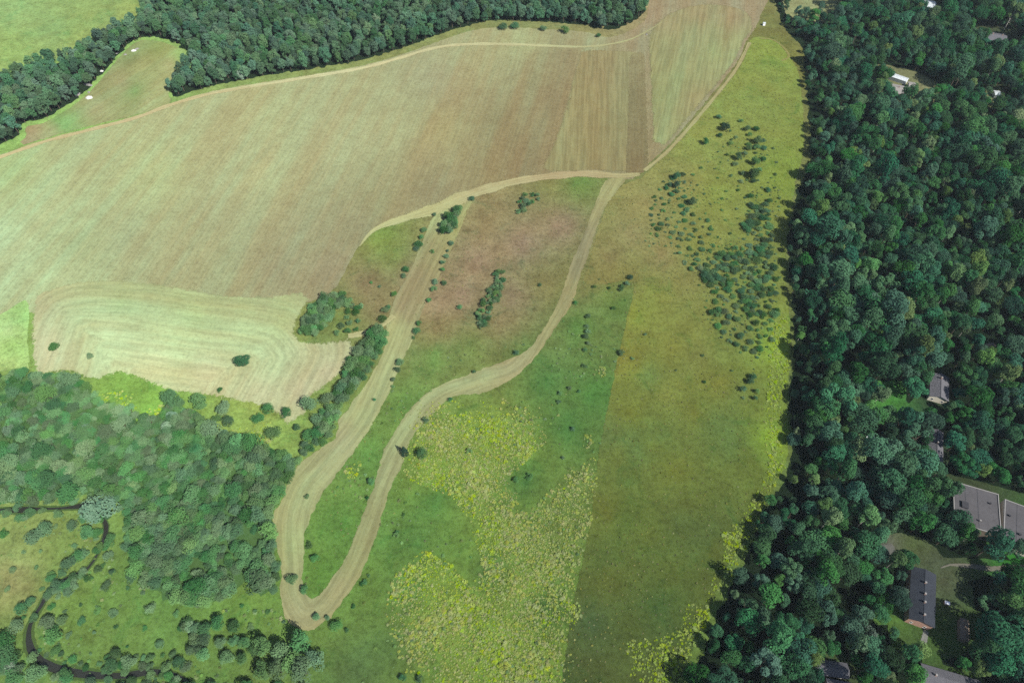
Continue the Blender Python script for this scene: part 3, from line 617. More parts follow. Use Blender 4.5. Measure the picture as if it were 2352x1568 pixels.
MARKS = {'wood': {'the long brick house': (2110, 1370), 'the brown plank shed': (2205, 1450), 'the flat-roofed blocks': (2270, 1180), 'the long grey-roofed house': (2140, 1040), 'the grey house on the green lawn': (2150, 890), 'the white-roofed shed': (1995, 1008), 'the half hidden grey roofs': (1910, 1560), 'the house below the lawn': (2170, 1570), 'the gravel yard': (2035, 1262), 'the lime weeds on the meadow margin': (1590, 1450), 'the wood margin above the lime weeds': (1690, 1270), 'the bulging wood margin': (1780, 1100), 'the dark spruces': (2310, 1480)},
         'thicket': {'the big silver willow': (235, 1180), 'the mown strip': (640, 1200), 'the pale field': (150, 880), 'the lime green gap': (350, 970), 'the hedge foot': (660, 1060), 'the stream meadow': (310, 1300), 'the strip turn': (600, 1350), 'the upper stream': (60, 1140), 'the pale bay': (540, 1010), 'the thicket heart': (420, 1100)},
         'far': {'the clearing mouth': (400, 210), 'the clearing head': (380, 95), 'the rubble heaps': (220, 200), 'the pale greyish tree': (560, 190), 'the long field edge': (760, 155), 'the track bend': (960, 100), 'the row of bushes': (1200, 50), 'the field corner': (1460, 50), 'the lower end of the clearing': (40, 310)},
         'scrub': {'the wood': (1790, 600), 'the brown meadow': (1600, 630), 'the thinning scrub': (1680, 710), 'the upper saplings': (1740, 490)},
         'hedge': {'the track crossing': (870, 775), 'the pale bay': (700, 1040), 'the broad dark tree': (735, 945), 'the shrubby mound': (825, 815), 'the mown strip bulge': (800, 920)}}
def near_mark(which, x, y, s, lo, hi):
    q = project([(x, y)])[0]; m = MARKS[which]
    k = min(m, key=lambda n: (m[n][0] - q[0]) ** 2 + (m[n][1] - q[1]) ** 2)
    return ('low' if s < lo else 'tall' if s > hi else 'mid-sized'), k

# ---- wood beside the houses
PR = darts(WOOD_R, 5.0, CLEARINGS)
edge_px = project(PR)
def edge_dist(P, poly):
    c = smooth(unproject(poly), 4.0, False); return np.linalg.norm(P[:, None] - c[None], axis=2).min(1)
ed = edge_dist(PR, WOOD_R[:-2])
gap = np.sin(PR[:, 0] * .13 + 2 * np.sin(PR[:, 1] * .045)) * np.sin(PR[:, 1] * .11 + 1.7 * np.sin(PR[:, 0] * .05))
wv = np.sin(PR[:, 1] * .13 + 1.1) + np.sin(PR[:, 1] * .31 + .4) * .7 + np.where(PR[:, 1] > 250, np.sin(PR[:, 1] * .062) * 1.6, 0)
keep = ((gap < rng.uniform(.6, 1.3, len(PR))) | (ed < 9)) & (ed > 1.2 + 2.6 * wv); PR = PR[keep]; ed = ed[keep]
stand = np.sin(PR[:, 0] * .05 + 1.4 * np.sin(PR[:, 1] * .037)) * np.sin(PR[:, 1] * .043 + 1.2)
sR = rng.uniform(0.5, 1.2, len(PR)) * (1 + .22 * stand) * np.where(rng.uniform(0, 1, len(PR)) < .1, 1.3, 1) * np.clip(0.5 + ed / 40, 0.5, 1.0) * 1.1
hR = sR * rng.uniform(0.75, 1.35, len(PR))
near, rest = split_largest(PR, 290)
light = rng.uniform(0, 1, len(PR)) < .14
for k in near:
    w_, m_ = near_mark('wood', *PR[k], hR[k], .8, 1.1)
    if light[k]: place_tree('birch_tree', 'birch', PR[k, 0], PR[k, 1], sR[k] * .8, hR[k] * .95, '%s lighter green birch near %s' % (w_, m_), 'tree', 'birches of the wood around the houses')
    else: place_tree('broadleaf_tree', 'tree', PR[k, 0], PR[k, 1], sR[k], hR[k], '%s round-crowned broadleaf tree near %s' % (w_, m_), 'tree', 'trees of the wood around the houses')
rb = rest[light[rest]]; rest = rest[~light[rest]]
mass('broadleaf_forest', 'tree', PR[rest], sR[rest], hR[rest], 'dense mass of broadleaf crowns beyond the first trees of the house wood', 'forest')
mass('birch_forest', 'birch', PR[rb], sR[rb] * .8, hR[rb] * .95, 'lighter birch crowns scattered through the far house wood', 'forest')
for x, y, r, lab in [(1960, 1490, 26, 'big pale grey-green poplar above the half hidden grey roofs'), (2060, 1365, 15, 'pale poplar beside the long brick house'), (2010, 1400, 14, 'small pale poplar between wood and lawn nook'), (1985, 1460, 18, 'second pale poplar close to the big one')]:
    g_ = gp(x, y); m_ = mpp(x, y) * r / 3.6; place_tree('poplar_tree', 'pale', g_[0], g_[1], m_, m_ * 2.1, lab, 'tree')
# dark conifers put in to carry the deep shadow by the brown shed
for (x, y, s) in [(2308, 1400, 1.2), (2340, 1440, 1.2), (2294, 1500, 1.1), (2315, 1490, 1.3), (2350, 1520, 1.2), (2290, 1550, 1.2), (2335, 1575, 1.1), (2330, 1360, 1.1), (2390, 1480, 1.2), (2380, 1400, 1.2)]:
    g = gp(x, y); place_tree('spruce_tree', 'spruce', g[0], g[1], s, s * 1.15, 'dark conical spruce added for the deep shadow behind the brown shed', 'tree', 'spruces behind the brown shed')

# ---- far wood beyond the hay field
PT = darts(WOOD_T, 5.0)
sT = rng.uniform(0.75, 1.2, len(PT)); hT = sT * rng.uniform(0.8, 1.2, len(PT))
near, rest = split_largest(PT, 290)
for k in near: place_tree('aspen_tree', 'aspen', PT[k, 0], PT[k, 1], sT[k], hT[k], '%s slender tree of the far wood near %s' % near_mark('far', *PT[k], hT[k], .85, 1.1), 'tree', 'trees on the edge of the far wood')
mass('aspen_forest', 'aspen', PT[rest], sT[rest], hT[rest], 'deep green far wood of slender trees beyond the hay field', 'forest')

# ---- willow thicket by the stream
PW = darts(THICK, 2.7, [[(535, 1245), (578, 1208), (606, 1238), (572, 1268)], [(430, 1290), (470, 1275), (480, 1310), (440, 1320)], [(510, 1330), (560, 1300), (600, 1330), (540, 1362)], [(330, 1200), (360, 1190), (362, 1215), (338, 1222)]])
sW = rng.uniform(0.45, 1.15, len(PW)) * np.where(rng.uniform(0, 1, len(PW)) < .12, 1.4, 1); hW = sW * rng.uniform(0.7, 1.2, len(PW))
near, rest = split_largest(PW, 280)
for k in near: place_tree('willow_shrub', 'willow', PW[k, 0], PW[k, 1], sW[k], hW[k], '%s grey-green thicket willow near %s' % near_mark('thicket', *PW[k], hW[k], .7, .95), 'shrub', 'willows of the stream thicket')
mass('willow_thicket_foliage', 'willow', PW[rest], sW[rest], hW[rest], 'further willows of the thicket, merged into one canopy under the pale field', 'thicket')

# ---- plants placed one by one -------------------------------------------------
def bush(x, y, r, label, group=None, key='bush', tall=1.0, name='bush', cat='bush', soft=False):
    m = mpp(x, y) * r; g = gp(x, y)
    if key == 'bush' and m > 2.0: key = 'darkwillow'; tall *= .8
    if soft and key == 'bush' and random.random() < .5: key = 'greenbush'
    if key in ('bush', 'greenbush'): return place_tree(name, key, g[0], g[1], m, m * 0.85 * tall, label, cat, group)
    base = {'darkwillow': 3.4, 'willow': 3.6, 'pale': 3.6, 'tree': 5.2, 'aspen': 3.8, 'spruce': 2.3}[key]
    return place_tree(name, key, g[0], g[1], m / base, m / base * tall, label, cat, group)
def bushes(lst, label, group, **kw):
    for x, y, r in lst: bush(x, y, r * 1.12, label, group, **kw)

for x, y, r, lab in [
    (129, 799, 12, 'small round bush with a brown fringe, alone near the light green crop'),
    (209, 820, 8, 'low green tuft of a bush, second along the pale field from the crop'),
    (560, 834, 20, 'large dark solitary round bush in the middle of the pale mown field'),
    (508, 898, 7, 'tiny dark bush in the pale field above the yellow-green round tree'),
    (705, 1142, 6, 'tiny bush standing alone on the western arm of the mown strip'),
    (860, 920, 5, 'tiny brown bush alone on the mown strip beside the hedge'),
    (845, 1145, 5, 'small bush below the twin-topped bush on the unmown tongue'),
    (978, 968, 8, 'dark bush on the outer edge of the mown strip bend'),
    (1034, 920, 6, 'reddish bush where the mown strip narrows at the outer edge'),
    (1078, 1038, 7, 'dark bush at the top of the yellow weed patch'),
    (712, 1254, 9, 'yellow-green bush on the unmown tongue near the strip edge'),
    (1186, 812, 7, 'whitish green bush on the inner edge of the mown strip bend'),
    (1088, 855, 5, 'small round bush on the inner edge of the widening mown strip'),
    (1240, 656, 5, 'small dark bush alone in the brown meadow inside the strip bend'),
    (1057, 709, 7, 'green bush alone between the bush line and the long thicket'),
    (853, 650, 4, 'tiny dark bush in the brown corner above the shrubby mound'),
    (872, 660, 4, 'tiny twin bush beside another in the brown corner'),
    (1427, 812, 8, 'dark bush on the border of green and olive meadow'),
    (1216, 1096, 9, 'round bush with a dark shadow amid the green meadow gap'),
    (1185, 1105, 8, 'pale bush beside the yellow weeds, partner of a rounder one'),
    (1316, 986, 6, 'dark bush alone in the green meadow near the olive border'),
    (1110, 66, 0, ''), (1184, 66, 11, 'second bush in front of the far wood from the track bend'), (1157, 68, 11, 'first bush in front of the far wood from the track bend'),
    (1248, 70, 9, 'third bush in front of the far wood from the track bend'), (1297, 75, 12, 'fourth and roundest bush in front of the far wood'), (1374, 85, 7, 'small bush by the far wood corner beside the track')]:
    if r: bush(x, y, r, lab)
for x, y, r, lab in [
    (462, 928, 21, 'yellow-green round tree where the pale field meets the thicket'), (518, 942, 19, 'dark round tree next to the yellow-green one at the field edge'), (618, 944, 15, 'bright green round tree first of the three islets in the pale bay'),
    (660, 952, 14, 'dark neat round tree second of the three islets in the pale bay'), (683, 985, 10, 'smallest round tree of the three islets in the pale bay'), (715, 934, 21, 'broad dark tree at the hedge foot by the pale bay'),
    (632, 1000, 19, 'brownish green tree at the tip of the pale bay'), (595, 965, 15, 'brown-fringed tree among the light weeds by the pale bay'), (527, 972, 15, 'green round tree among the light weeds below the dark one'), (500, 965, 12, 'low brownish shrub in the weeds by the thicket rim'),
    (672, 1332, 14, 'round grey-green willow standing on the mown strip turn'), (853, 1110, 10, 'twin-topped willow on the unmown tongue beside the strip'), (970, 1046, 15, 'grey-green willow clump beside the outer strip edge'), (725, 1284, 11, 'grey willow low on the unmown tongue'),
    (702, 1356, 11, 'dark willow at the very tip of the unmown tongue'), (728, 1417, 10, 'oblong willow islet on the mown strip turn'), (775, 1438, 15, 'spreading willow just outside the mown strip turn'), (752, 1420, 7, 'small dark willow on the outer rim of the strip turn'), (797, 1448, 6, 'little willow past the spreading one outside the strip turn')]:
    bush(x, y, r, lab, key='willow', name='round_tree' if y < 1010 else 'willow_shrub', cat='tree', tall=1.05)
bush(930, 1042, 10, 'slender grey-green spruce standing alone on the mown strip', key='spruce', name='spruce_tree', cat='tree', tall=0.75)
bushes([(1083, 460, 7), (998, 496, 5), (975, 532, 8), (968, 547, 6), (962, 567, 10), (957, 575, 7), (993, 580, 5), (932, 621, 8), (928, 636, 7), (905, 678, 7), (885, 716, 9), (880, 737, 10), (892, 708, 6), (830, 705, 6)], 'small dark bush in the bush line beside the mown strip under the hay field track', 'bush line under the track')
bushes([(1036, 562, 7), (1029, 578, 4), (1025, 592, 7), (1018, 606, 6), (1017, 623, 6), (1000, 650, 8), (998, 666, 7), (1020, 653, 7), (987, 692, 6), (963, 744, 6), (958, 763, 9), (950, 777, 4)], 'small dark bush in the bush line between mown strip and brown meadow', 'bush line by the brown meadow')
bushes([(920, 834, 9), (913, 851, 8), (905, 874, 6), (903, 889, 4)], 'bush in the short row on the strip edge facing the hedge', 'short row on the strip edge')
bushes([(1347, 752, 5), (1350, 764, 6), (1346, 775, 7), (1352, 790, 5), (1344, 806, 5), (1341, 842, 5), (1307, 894, 5), (1286, 905, 5), (1330, 900, 4), (1284, 925, 5), (1293, 1052, 4), (1430, 660, 6), (1446, 640, 7), (1440, 655, 6), (1425, 668, 5), (1399, 663, 4), (1365, 662, 5), (1410, 710, 5), (1353, 727, 5), (1347, 730, 4), (1322, 698, 5)], 'small scattered bush in the green meadow along the olive border', 'bushes in the green meadow')
bushes([(910, 1230, 6), (913, 1222, 4), (927, 1182, 4), (925, 1558, 8), (963, 1560, 8), (840, 1337, 6), (832, 1342, 5), (812, 1393, 5), (847, 1322, 4)], 'small dark bush in the rough meadow between strip turn and yellow weeds', 'bushes below the yellow weeds')

def fill(poly, dist, rpx, label, group, key='bush', name='bush', cat='bush', tall=(0.8, 1.3), which=None):
    P = darts(poly, dist)
    q = project(P)
    for (x, y), (a, b) in zip(P, q):
        r = rng.uniform(*rpx); lab = label
        if which: w_, k_ = near_mark(which, x, y, r, rpx[0] * .67 + rpx[1] * .33, rpx[0] * .33 + rpx[1] * .67); lab = '%s %s near %s' % ({'low': 'small', 'tall': 'broad'}.get(w_, w_), label, k_)
        bush(a, b, r, lab, group, soft=True, key=key, name=name, cat=cat, tall=rng.uniform(*tall))
fill([(1014, 534), (1024, 506), (1042, 486), (1058, 480), (1056, 504), (1042, 530), (1026, 542)], 2.3, (8, 12), 'leafy shrub of the oval copse inside the mown strip', 'oval copse', key='willow', name='copse_shrub', cat='shrub', tall=(1.0, 1.5))
fill([(1188, 495), (1190, 470), (1202, 448), (1228, 443), (1240, 458), (1218, 476), (1204, 484), (1196, 505)], 2.9, (5, 9), 'dark bush of the loose clump in the upper brown meadow', 'loose clump in the brown meadow')
fill([(1140, 622), (1154, 622), (1156, 644), (1150, 680), (1134, 700), (1124, 740), (1106, 762), (1096, 742), (1092, 726), (1112, 690), (1128, 660)], 2.2, (5, 9), 'dark bush of the long narrow thicket in the brown meadow', 'long narrow thicket')
fill([(690, 766), (700, 740), (716, 704), (744, 690), (784, 674), (806, 700), (770, 710), (756, 740), (726, 770)], 2.3, (9, 14), 'green shrub on the shrubby mound at the pale field corner', 'shrubby mound', key='willow', name='mound_shrub', cat='shrub', tall=(0.8, 1.2))
fill([(784, 674), (812, 690), (826, 716), (824, 756), (800, 772), (766, 768), (790, 744), (800, 712)], 3.6, (6, 10), 'low bush on the grassy side of the shrubby mound', 'shrubby mound fringe')
fill([(884, 764), (872, 820), (850, 850), (806, 912), (776, 955), (764, 1010), (706, 1046), (684, 1056), (697, 1020), (728, 985), (744, 935), (780, 892), (800, 842), (832, 792), (858, 768)], 3.0, (11, 18), 'bushy tree of the hedge beside the strip', 'hedge beside the mown strip', which='hedge', key='willow', name='hedge_tree', cat='tree', tall=(0.9, 1.4))
# scrub creeping over the olive meadow
fill([(1640, 270), (1720, 280), (1760, 330), (1750, 390), (1770, 460), (1745, 500), (1700, 470), (1690, 400), (1650, 330)], 8.0, (4, 9), 'young dark bush in the upper scrub of the olive meadow', 'upper scrub in the olive meadow', tall=(0.6, 1.1))
fill([(1530, 410), (1570, 400), (1580, 470), (1600, 500), (1640, 510), (1640, 560), (1620, 640), (1570, 610), (1540, 560), (1500, 540), (1490, 470)], 4.4, (3, 9), 'low bush in the open scrub facing the brown meadow', 'open scrub in the olive meadow', tall=(0.35, .8))
fill([(1715, 480), (1760, 470), (1775, 560), (1780, 640), (1785, 720), (1745, 740), (1680, 700), (1620, 660), (1600, 630), (1650, 590), (1700, 560)], 3.3, (4, 13), 'leafy shrub in the thick scrub', 'thick scrub before the house wood', which='scrub', tall=(0.4, .9), name='scrub_shrub', cat='shrub')
fill([(1640, 690), (1700, 700), (1780, 735), (1775, 780), (1740, 830), (1700, 810), (1650, 770), (1630, 720)], 3.6, (3, 11), 'greyish shrub where the thick scrub thins to meadow', 'thinning scrub', name='scrub_shrub', cat='shrub', tall=(.5, .9))
fill([(1450, 760), (1560, 790), (1700, 840), (1740, 920), (1690, 960), (1560, 900), (1440, 860)], 13.0, (3, 5), 'tiny seedling bush in the olive meadow below the scrub', 'seedlings in the olive meadow')
bushes([(1665, 300, 10), (1619, 331, 8), (1715, 300, 7), (1733, 378, 10), (1735, 345, 8), (1740, 330, 9), (1718, 345, 7), (1728, 408, 12), (1694, 366, 9), (1553, 412, 9), (1553, 430, 8), (1590, 470, 9), (1729, 405, 10)], 'dark bushy sapling scattered in the upper olive meadow', 'saplings in the upper olive meadow', tall=1.5)
bushes([(1722, 880, 9), (1706, 898, 7), (1736, 902, 6), (1733, 918, 6), (1726, 868, 8), (1606, 1108, 0.1)][:5], 'dark bush in the small group between seedlings and wood', 'bushes near the wood margin', tall=1.3)
fill([(1500, 440), (1580, 400), (1680, 300), (1780, 330), (1795, 480), (1790, 740), (1740, 860), (1660, 780), (1600, 650), (1500, 570)], 7.5, (2, 4.5), 'tiny sprouting bush dotted through the olive meadow scrub', 'sprouts in the olive meadow scrub', tall=(.4, 1.0))
# trees along the stream and the foot of the picture's meadow
fill([(430, 1440), (470, 1425), (540, 1440), (580, 1470), (600, 1500), (560, 1530), (500, 1500), (450, 1510), (440, 1470)], 4.0, (12, 19), 'dark green willow in the stand between stream meadow and strip turn', 'stand below the strip turn', key='willow', name='willow_tree', cat='tree', tall=(1.1, 1.5))
fill([(600, 1490), (640, 1480), (690, 1480), (740, 1500), (730, 1530), (700, 1550), (620, 1560), (590, 1530)], 5.2, (21, 30), 'tall willow with a black shadow in the group beyond the strip turn', 'tall willows beyond the strip turn', key='willow', name='willow_tree', cat='tree', tall=(1.5, 2.0))
fill([(270, 1568), (330, 1560), (420, 1572), (560, 1560), (700, 1572), (760, 1610), (700, 1660), (300, 1660)], 4.8, (13, 20), 'willow in the lowest row beside the stream', 'lowest willow row', key='willow', name='willow_tree', cat='tree', tall=(1.2, 1.7))
bushes([(20, 1475, 22), (30, 1510, 24), (115, 1435, 18), (150, 1425, 12), (130, 1465, 20), (95, 1550, 22), (40, 1555, 20), (270, 1505, 14), (300, 1520, 16), (350, 1512, 10), (260, 1530, 16), (330, 1530, 10), (55, 1400, 14), (45, 1440, 16), (140, 1345, 14), (165, 1300, 16), (185, 1280, 14), (120, 1330, 10), (90, 1235, 20), (110, 1220, 18), (205, 1225, 16), (260, 1245, 14), (55, 1150, 14), (120, 1148, 14), (140, 1185, 10), (20, 1180, 10), (170, 1210, 12), (290, 1545, 10), (60, 1190, 8), (15, 1145, 16), (230, 1310, 9), (160, 1555, 14), (200, 1535, 8), (335, 1290, 12), (305, 1330, 12), (350, 1400, 12), (435, 1432, 13)],
       'rounded willow set back from the dark stream', 'willows by the stream', key='willow', name='bank_willow', cat='shrub', tall=1.0)
rl = smooth(unproject(RIV), 3.0, False)
tn = np.gradient(rl, axis=0); tn /= np.linalg.norm(tn, axis=1, keepdims=True)
for i in range(0, len(rl) - 2, 1):
    for sd in (-1, 1):
        if random.random() < 0.45: continue
        p = rl[i] + np.array([-tn[i, 1], tn[i, 0]]) * sd * random.uniform(1.6, 6.0); a, b = project([p])[0]
        if -60 < a < 700 and b < 1640: bush(a, b, random.uniform(5, 16), 'bushy willow on the bank of the dark stream', 'bank willows', key='willow', name='bank_willow', cat='shrub', tall=random.uniform(.5, 1.1))
for x, y in [(20, 1172), (80, 1170), (100, 1166), (225, 1178), (232, 1250), (225, 1262), (195, 1310), (175, 1322), (130, 1350), (108, 1364), (84, 1412), (80, 1505), (140, 1540), (152, 1542), (255, 1552), (350, 1545), (375, 1545), (395, 1550), (410, 1556), (45, 1165), (188, 1314), (120, 1356)]:
    bush(x + random.uniform(-4, 4), y + random.uniform(3, 9), random.uniform(9, 15), 'broad willow leaning across the dark stream', 'willows over the stream', key='willow', name='bank_willow', cat='shrub', tall=random.uniform(.8, 1.2))
bush(235, 1180, 42, 'big pale silver-green willow over the stream bend', key='pale', name='silver_willow', cat='tree', tall=0.8)
bush(30, 992, 17, 'silvery lilac-grey willow in the thicket nearest the crop', key='pale', name='silver_willow', cat='tree', tall=1.1)
bush(30, 1535, 17, 'pale silver willow beside the lower stream bend', key='pale', name='silver_willow', cat='tree', tall=0.9)
bush(438, 1440, 15, 'pale grey-green willow at the tip of the willow stand', key='pale', name='silver_willow', cat='tree', tall=1.0)
bush(555, 184, 11, 'pale greyish tree at the far wood edge above the track', key='pale', name='silver_willow', cat='tree', tall=1.4)
for x, y, r in [(200, 990, 14), (210, 988, 10), (400, 960, 14), (390, 985, 14), (30, 1035, 12), (90, 1030, 12), (260, 1030, 10)]:
    bush(x, y, r, 'paler willow among the darker thicket canopy', 'pale willows of the thicket', key='pale', name='silver_willow', cat='tree', tall=1.2)
fill([(-60, 1210), (60, 1200), (200, 1215), (190, 1290), (110, 1340), (60, 1400), (-60, 1420)], 7.0, (4, 13), 'low scrub bush in the yellowish meadow outside the stream bend', 'scrub outside the stream bend', key='willow', name='scrub_willow', cat='shrub', tall=(.4, .8))
fill([(260, 1260), (300, 1340), (420, 1410), (430, 1500), (350, 1530), (160, 1520), (120, 1440), (140, 1370), (230, 1310)], 6.2, (4, 13), 'low scrub bush in the meadow inside the stream bend', 'scrub inside the stream bend', key='willow', name='scrub_willow', cat='shrub', tall=(.4, 1.1))
fill([(500, 1385), (640, 1380), (660, 1450), (600, 1480), (520, 1440)], 5.5, (4, 12), 'low scrub bush between thicket and strip turn', 'scrub before the strip turn', key='willow', name='scrub_willow', cat='shrub', tall=(.4, .9))
fill([(-100, 1480), (0, 1460), (30, 1490), (60, 1530), (60, 1660), (-100, 1660)], 5.0, (13, 20), 'green willow on the outer bank of the lower stream bend', 'outer bank willows', key='willow', name='willow_shrub', cat='shrub')

# ---- masses nobody could count: yellow weeds, rough grass
WEED_POLY = [
    ([(960, 975), (1010, 950), (1100, 955), (1160, 950), (1222, 960), (1240, 1040), (1200, 1075), (1170, 1110), (1190, 1200), (1240, 1210), (1250, 1270), (1290, 1320), (1312, 1390), (1295, 1470), (1280, 1580), (1240, 1680), (1010, 1680), (1000, 1560), (940, 1500), (915, 1430), (905, 1370), (930, 1310), (985, 1260), (1040, 1290), (1085, 1330), (1110, 1300), (1080, 1200), (1040, 1150), (960, 1120), (940, 1090), (955, 1030)], 0.92, 'weed'),
    ([(1330, 1080), (1358, 1060), (1362, 1120), (1350, 1200), (1325, 1290), (1305, 1340), (1250, 1290), (1180, 1220), (1200, 1180), (1250, 1150), (1290, 1110), (1310, 1080)], 0.85, 'weed'),
    ([(1345, 990), (1362, 990), (1365, 1030), (1340, 1030)], 0.5, 'weed'), ([(1375, 845), (1390, 842), (1390, 865), (1378, 865)], 0.8, 'weed'),
    ([(1775, 755), (1805, 740), (1812, 850), (1795, 900), (1790, 960), (1798, 1050), (1770, 1080), (1760, 1000), (1765, 880)], 0.9, 'lime'),
    ([(1765, 1085), (1798, 1080), (1752, 1165), (1722, 1235), (1697, 1290), (1668, 1340), (1622, 1430), (1595, 1440), (1640, 1330), (1665, 1270), (1690, 1220), (1722, 1160)], 0.5, 'lime'),
    ([(1660, 1230), (1690, 1205), (1700, 1260), (1670, 1285)], 0.9, 'lime'), ([(1575, 1400), (1618, 1380), (1620, 1430), (1590, 1480), (1570, 1560), (1500, 1600), (1455, 1560), (1450, 1470), (1500, 1465), (1560, 1450)], 0.75, 'lime'),
    ([(215, 905), (300, 900), (310, 935), (250, 930)], 0.5, 'lime'), ([(330, 945), (380, 930), (385, 955), (330, 975)], 0.6, 'lime'), ([(560, 985), (620, 970), (620, 1030), (500, 995)], 0.7, 'weed'), ([(795, 1070), (830, 1060), (820, 1095), (795, 1100)], 0.8, 'weed')]
def sdist(P, poly):                                       # metres inside (+) or outside (-) the traced outline
    W = unproject(poly); c = smooth(W, 2.0, True)
    d = np.concatenate([np.linalg.norm(P[i:i + 4000, None] - c[None], axis=2).min(1) for i in range(0, len(P), 4000)])
    return np.where(inside(P, W), d, -d)
def wob(P, f): return (np.sin(P[:, 0] * f + 2.3 * np.sin(P[:, 1] * f * .7)) + np.sin(P[:, 1] * f * 1.17 + 1.9 * np.sin(P[:, 0] * f * .61 + 1)) + .8 * np.sin((P[:, 0] + P[:, 1]) * f * 2.1)) / 2.8
acc = {'weed': [], 'lime': []}
def grown(poly, k):                                       # the outline pushed out a little, so that stragglers stand around it
    c = np.mean(poly, axis=0); return [(x + (x - c[0]) * k, y + (y - c[1]) * k) for x, y in poly]
for poly, dens, key in WEED_POLY:
    P = darts(grown(poly, .12), 0.72); d = sdist(P, poly)
    ok = rng.uniform(0, 1, len(P)) < dens / (1 + np.exp(-(d / 3.0 + wob(P, .23) * 1.6 + wob(P, .9) * 1.2 + .3) * 1.3))
    stray = (d > -12) & (rng.uniform(0, 1, len(P)) < .02)
    P = P[ok | stray]
    if key == 'weed':
        q = project(P); yel = wob(P, .06) + np.where(q[:, 0] < 1150, .25, -.5) + rng.normal(0, .35, len(P)) > .2
        acc['lime'].append(P[yel]); P = P[~yel]
    acc[key].append(P)
for key, nm, lab in (('weed', 'yellow_weed_vegetation', 'patches of yellowish tall weeds in the green meadow'), ('lime', 'lime_weed_vegetation', 'bright lime-green weeds along the wood margin')):
    P = np.vstack(acc[key]); s = rng.uniform(0.2, 0.6, len(P)) * np.where(rng.uniform(0, 1, len(P)) < .12, 1.6, 1) * (1 + .35 * wob(P, .17)); mass(nm, key, P, s, s * rng.uniform(.3, .65, len(P)), lab, 'weeds')
# rough tufts in the unmown meadow
T = np.vstack([darts([(700, 1350), (720, 1200), (800, 1060), (930, 850), (1100, 800), (1200, 790), (1330, 640), (1450, 640), (1400, 900), (1350, 1180), (1280, 1600), (760, 1600), (780, 1410), (880, 1190), (960, 1000), (1040, 920), (1190, 870), (1320, 700), (1300, 660), (1200, 800), (1000, 890), (900, 1000), (820, 1210), (720, 1365)], 2.6),
               darts([(-60, 1200), (200, 1190), (300, 1330), (480, 1400), (640, 1400), (700, 1460), (600, 1600), (300, 1600), (100, 1500), (80, 1400), (-60, 1400)], 1.8)])
T = np.vstack([T, darts([(1540, 400), (1600, 420), (1740, 300), (1790, 420), (1790, 760), (1740, 900), (1640, 800), (1590, 640), (1480, 560)], 2.4)])
ph = np.sin(T[:, 0] * .09 + 2.1 * np.sin(T[:, 1] * .05)) + np.sin(T[:, 1] * .12 + T[:, 0] * .03); T = T[ph > rng.uniform(-.3, 1.6, len(T))]
s = rng.uniform(0.25, 0.9, len(T)) ** 1.3; mass('tuft_grass', 'tuft', T, s, s * 0.55, 'rough tufts standing in the unmown green meadow', 'grass')

P = darts([(1722, 95), (1790, 110), (1840, 250), (1810, 600), (1815, 1000), (1720, 1230), (1560, 1580), (1265, 1640), (1300, 1420), (1352, 1180), (1400, 900), (1452, 640), (1360, 590), (1400, 460), (1470, 410), (1560, 330), (1680, 180)], 1.9)
P = P[rng.uniform(-.6, 1.4, len(P)) < .35 + wob(P, .07)]; s = rng.uniform(.12, .5, len(P)); mass('straw_grass', 'straw', P, s, s * rng.uniform(.3, .7, len(P)), 'dry straw-green tufts all over the olive meadow', 'grass', z=.05)
P = darts([(860, 540), (1000, 500), (1100, 450), (1380, 420), (1340, 540), (1290, 660), (1210, 790), (1000, 880), (900, 990), (820, 1210), (720, 1365), (720, 1200), (800, 1060), (930, 850), (960, 760), (780, 680)], 2.1)
P = P[rng.uniform(-.6, 1.4, len(P)) < .2 + wob(P, .08)]; s = rng.uniform(.12, .45, len(P)); mass('brown_grass', 'straw', P, s, s * rng.uniform(.3, .7, len(P)), 'dry tufts in the brown meadow between the arms of the strip', 'grass', z=.02)

# ------------------------------------------------------------------ buildings
def box_vf(x0, x1, y0, y1, z0, z1):
    V = [(x0, y0, z0), (x1, y0, z0), (x1, y1, z0), (x0, y1, z0), (x0, y0, z1), (x1, y0, z1), (x1, y1, z1), (x0, y1, z1)]
    F = [(0, 3, 2, 1), (4, 5, 6, 7), (0, 1, 5, 4), (1, 2, 6, 5), (2, 3, 7, 6), (3, 0, 4, 7)]
    return V, F
def box(name, d, mat, parent): return mesh_obj(name, *box_vf(*d), mat, parent)

B = {}
B['slate'] = plain_mat('grey_corrugated_roof', (0.105, 0.105, 0.118), 0.9, 0.35, 1.2, 4.0)
B['dark'] = plain_mat('dark_felt_roof', (0.022, 0.026, 0.034), 0.9, 0.5, 0.8)
B['flat'] = plain_mat('grey_felt_roof', (0.062, 0.060, 0.064), 0.95, 0.45, 0.7)
B['white'] = plain_mat('pale_metal_roof', (0.42, 0.46, 0.48), 0.5, 0.2, 1.0, 3.0)
B['beige'] = plain_mat('beige_roof', (0.20, 0.19, 0.18), 0.9, 0.3, 1.0)
B['brown'] = plain_mat('brown_plank_roof', (0.20, 0.155, 0.12), 0.9, 0.4, 1.4, 3.0)
B['brick'] = plain_mat('pink_brick', (0.42, 0.25, 0.19), 0.9, 0.35, 3.0)
B['cream'] = plain_mat('cream_plaster', (0.60, 0.56, 0.46), 0.9, 0.2, 1.0)
B['wood'] = plain_mat('weathered_boards', (0.16, 0.13, 0.10), 0.9, 0.4, 2.0)
B['concrete'] = plain_mat('pale_concrete', (0.19, 0.185, 0.18), 0.9, 0.3, 1.5)
B['hatch'] = plain_mat('dark_hatch', (0.03, 0.03, 0.035), 0.7, 0.2)
B['glass'] = plain_mat('window_glass', (0.03, 0.04, 0.05), 0.1, 0.1)
B['frame'] = plain_mat('white_frame', (0.7, 0.7, 0.68), 0.6, 0.1)
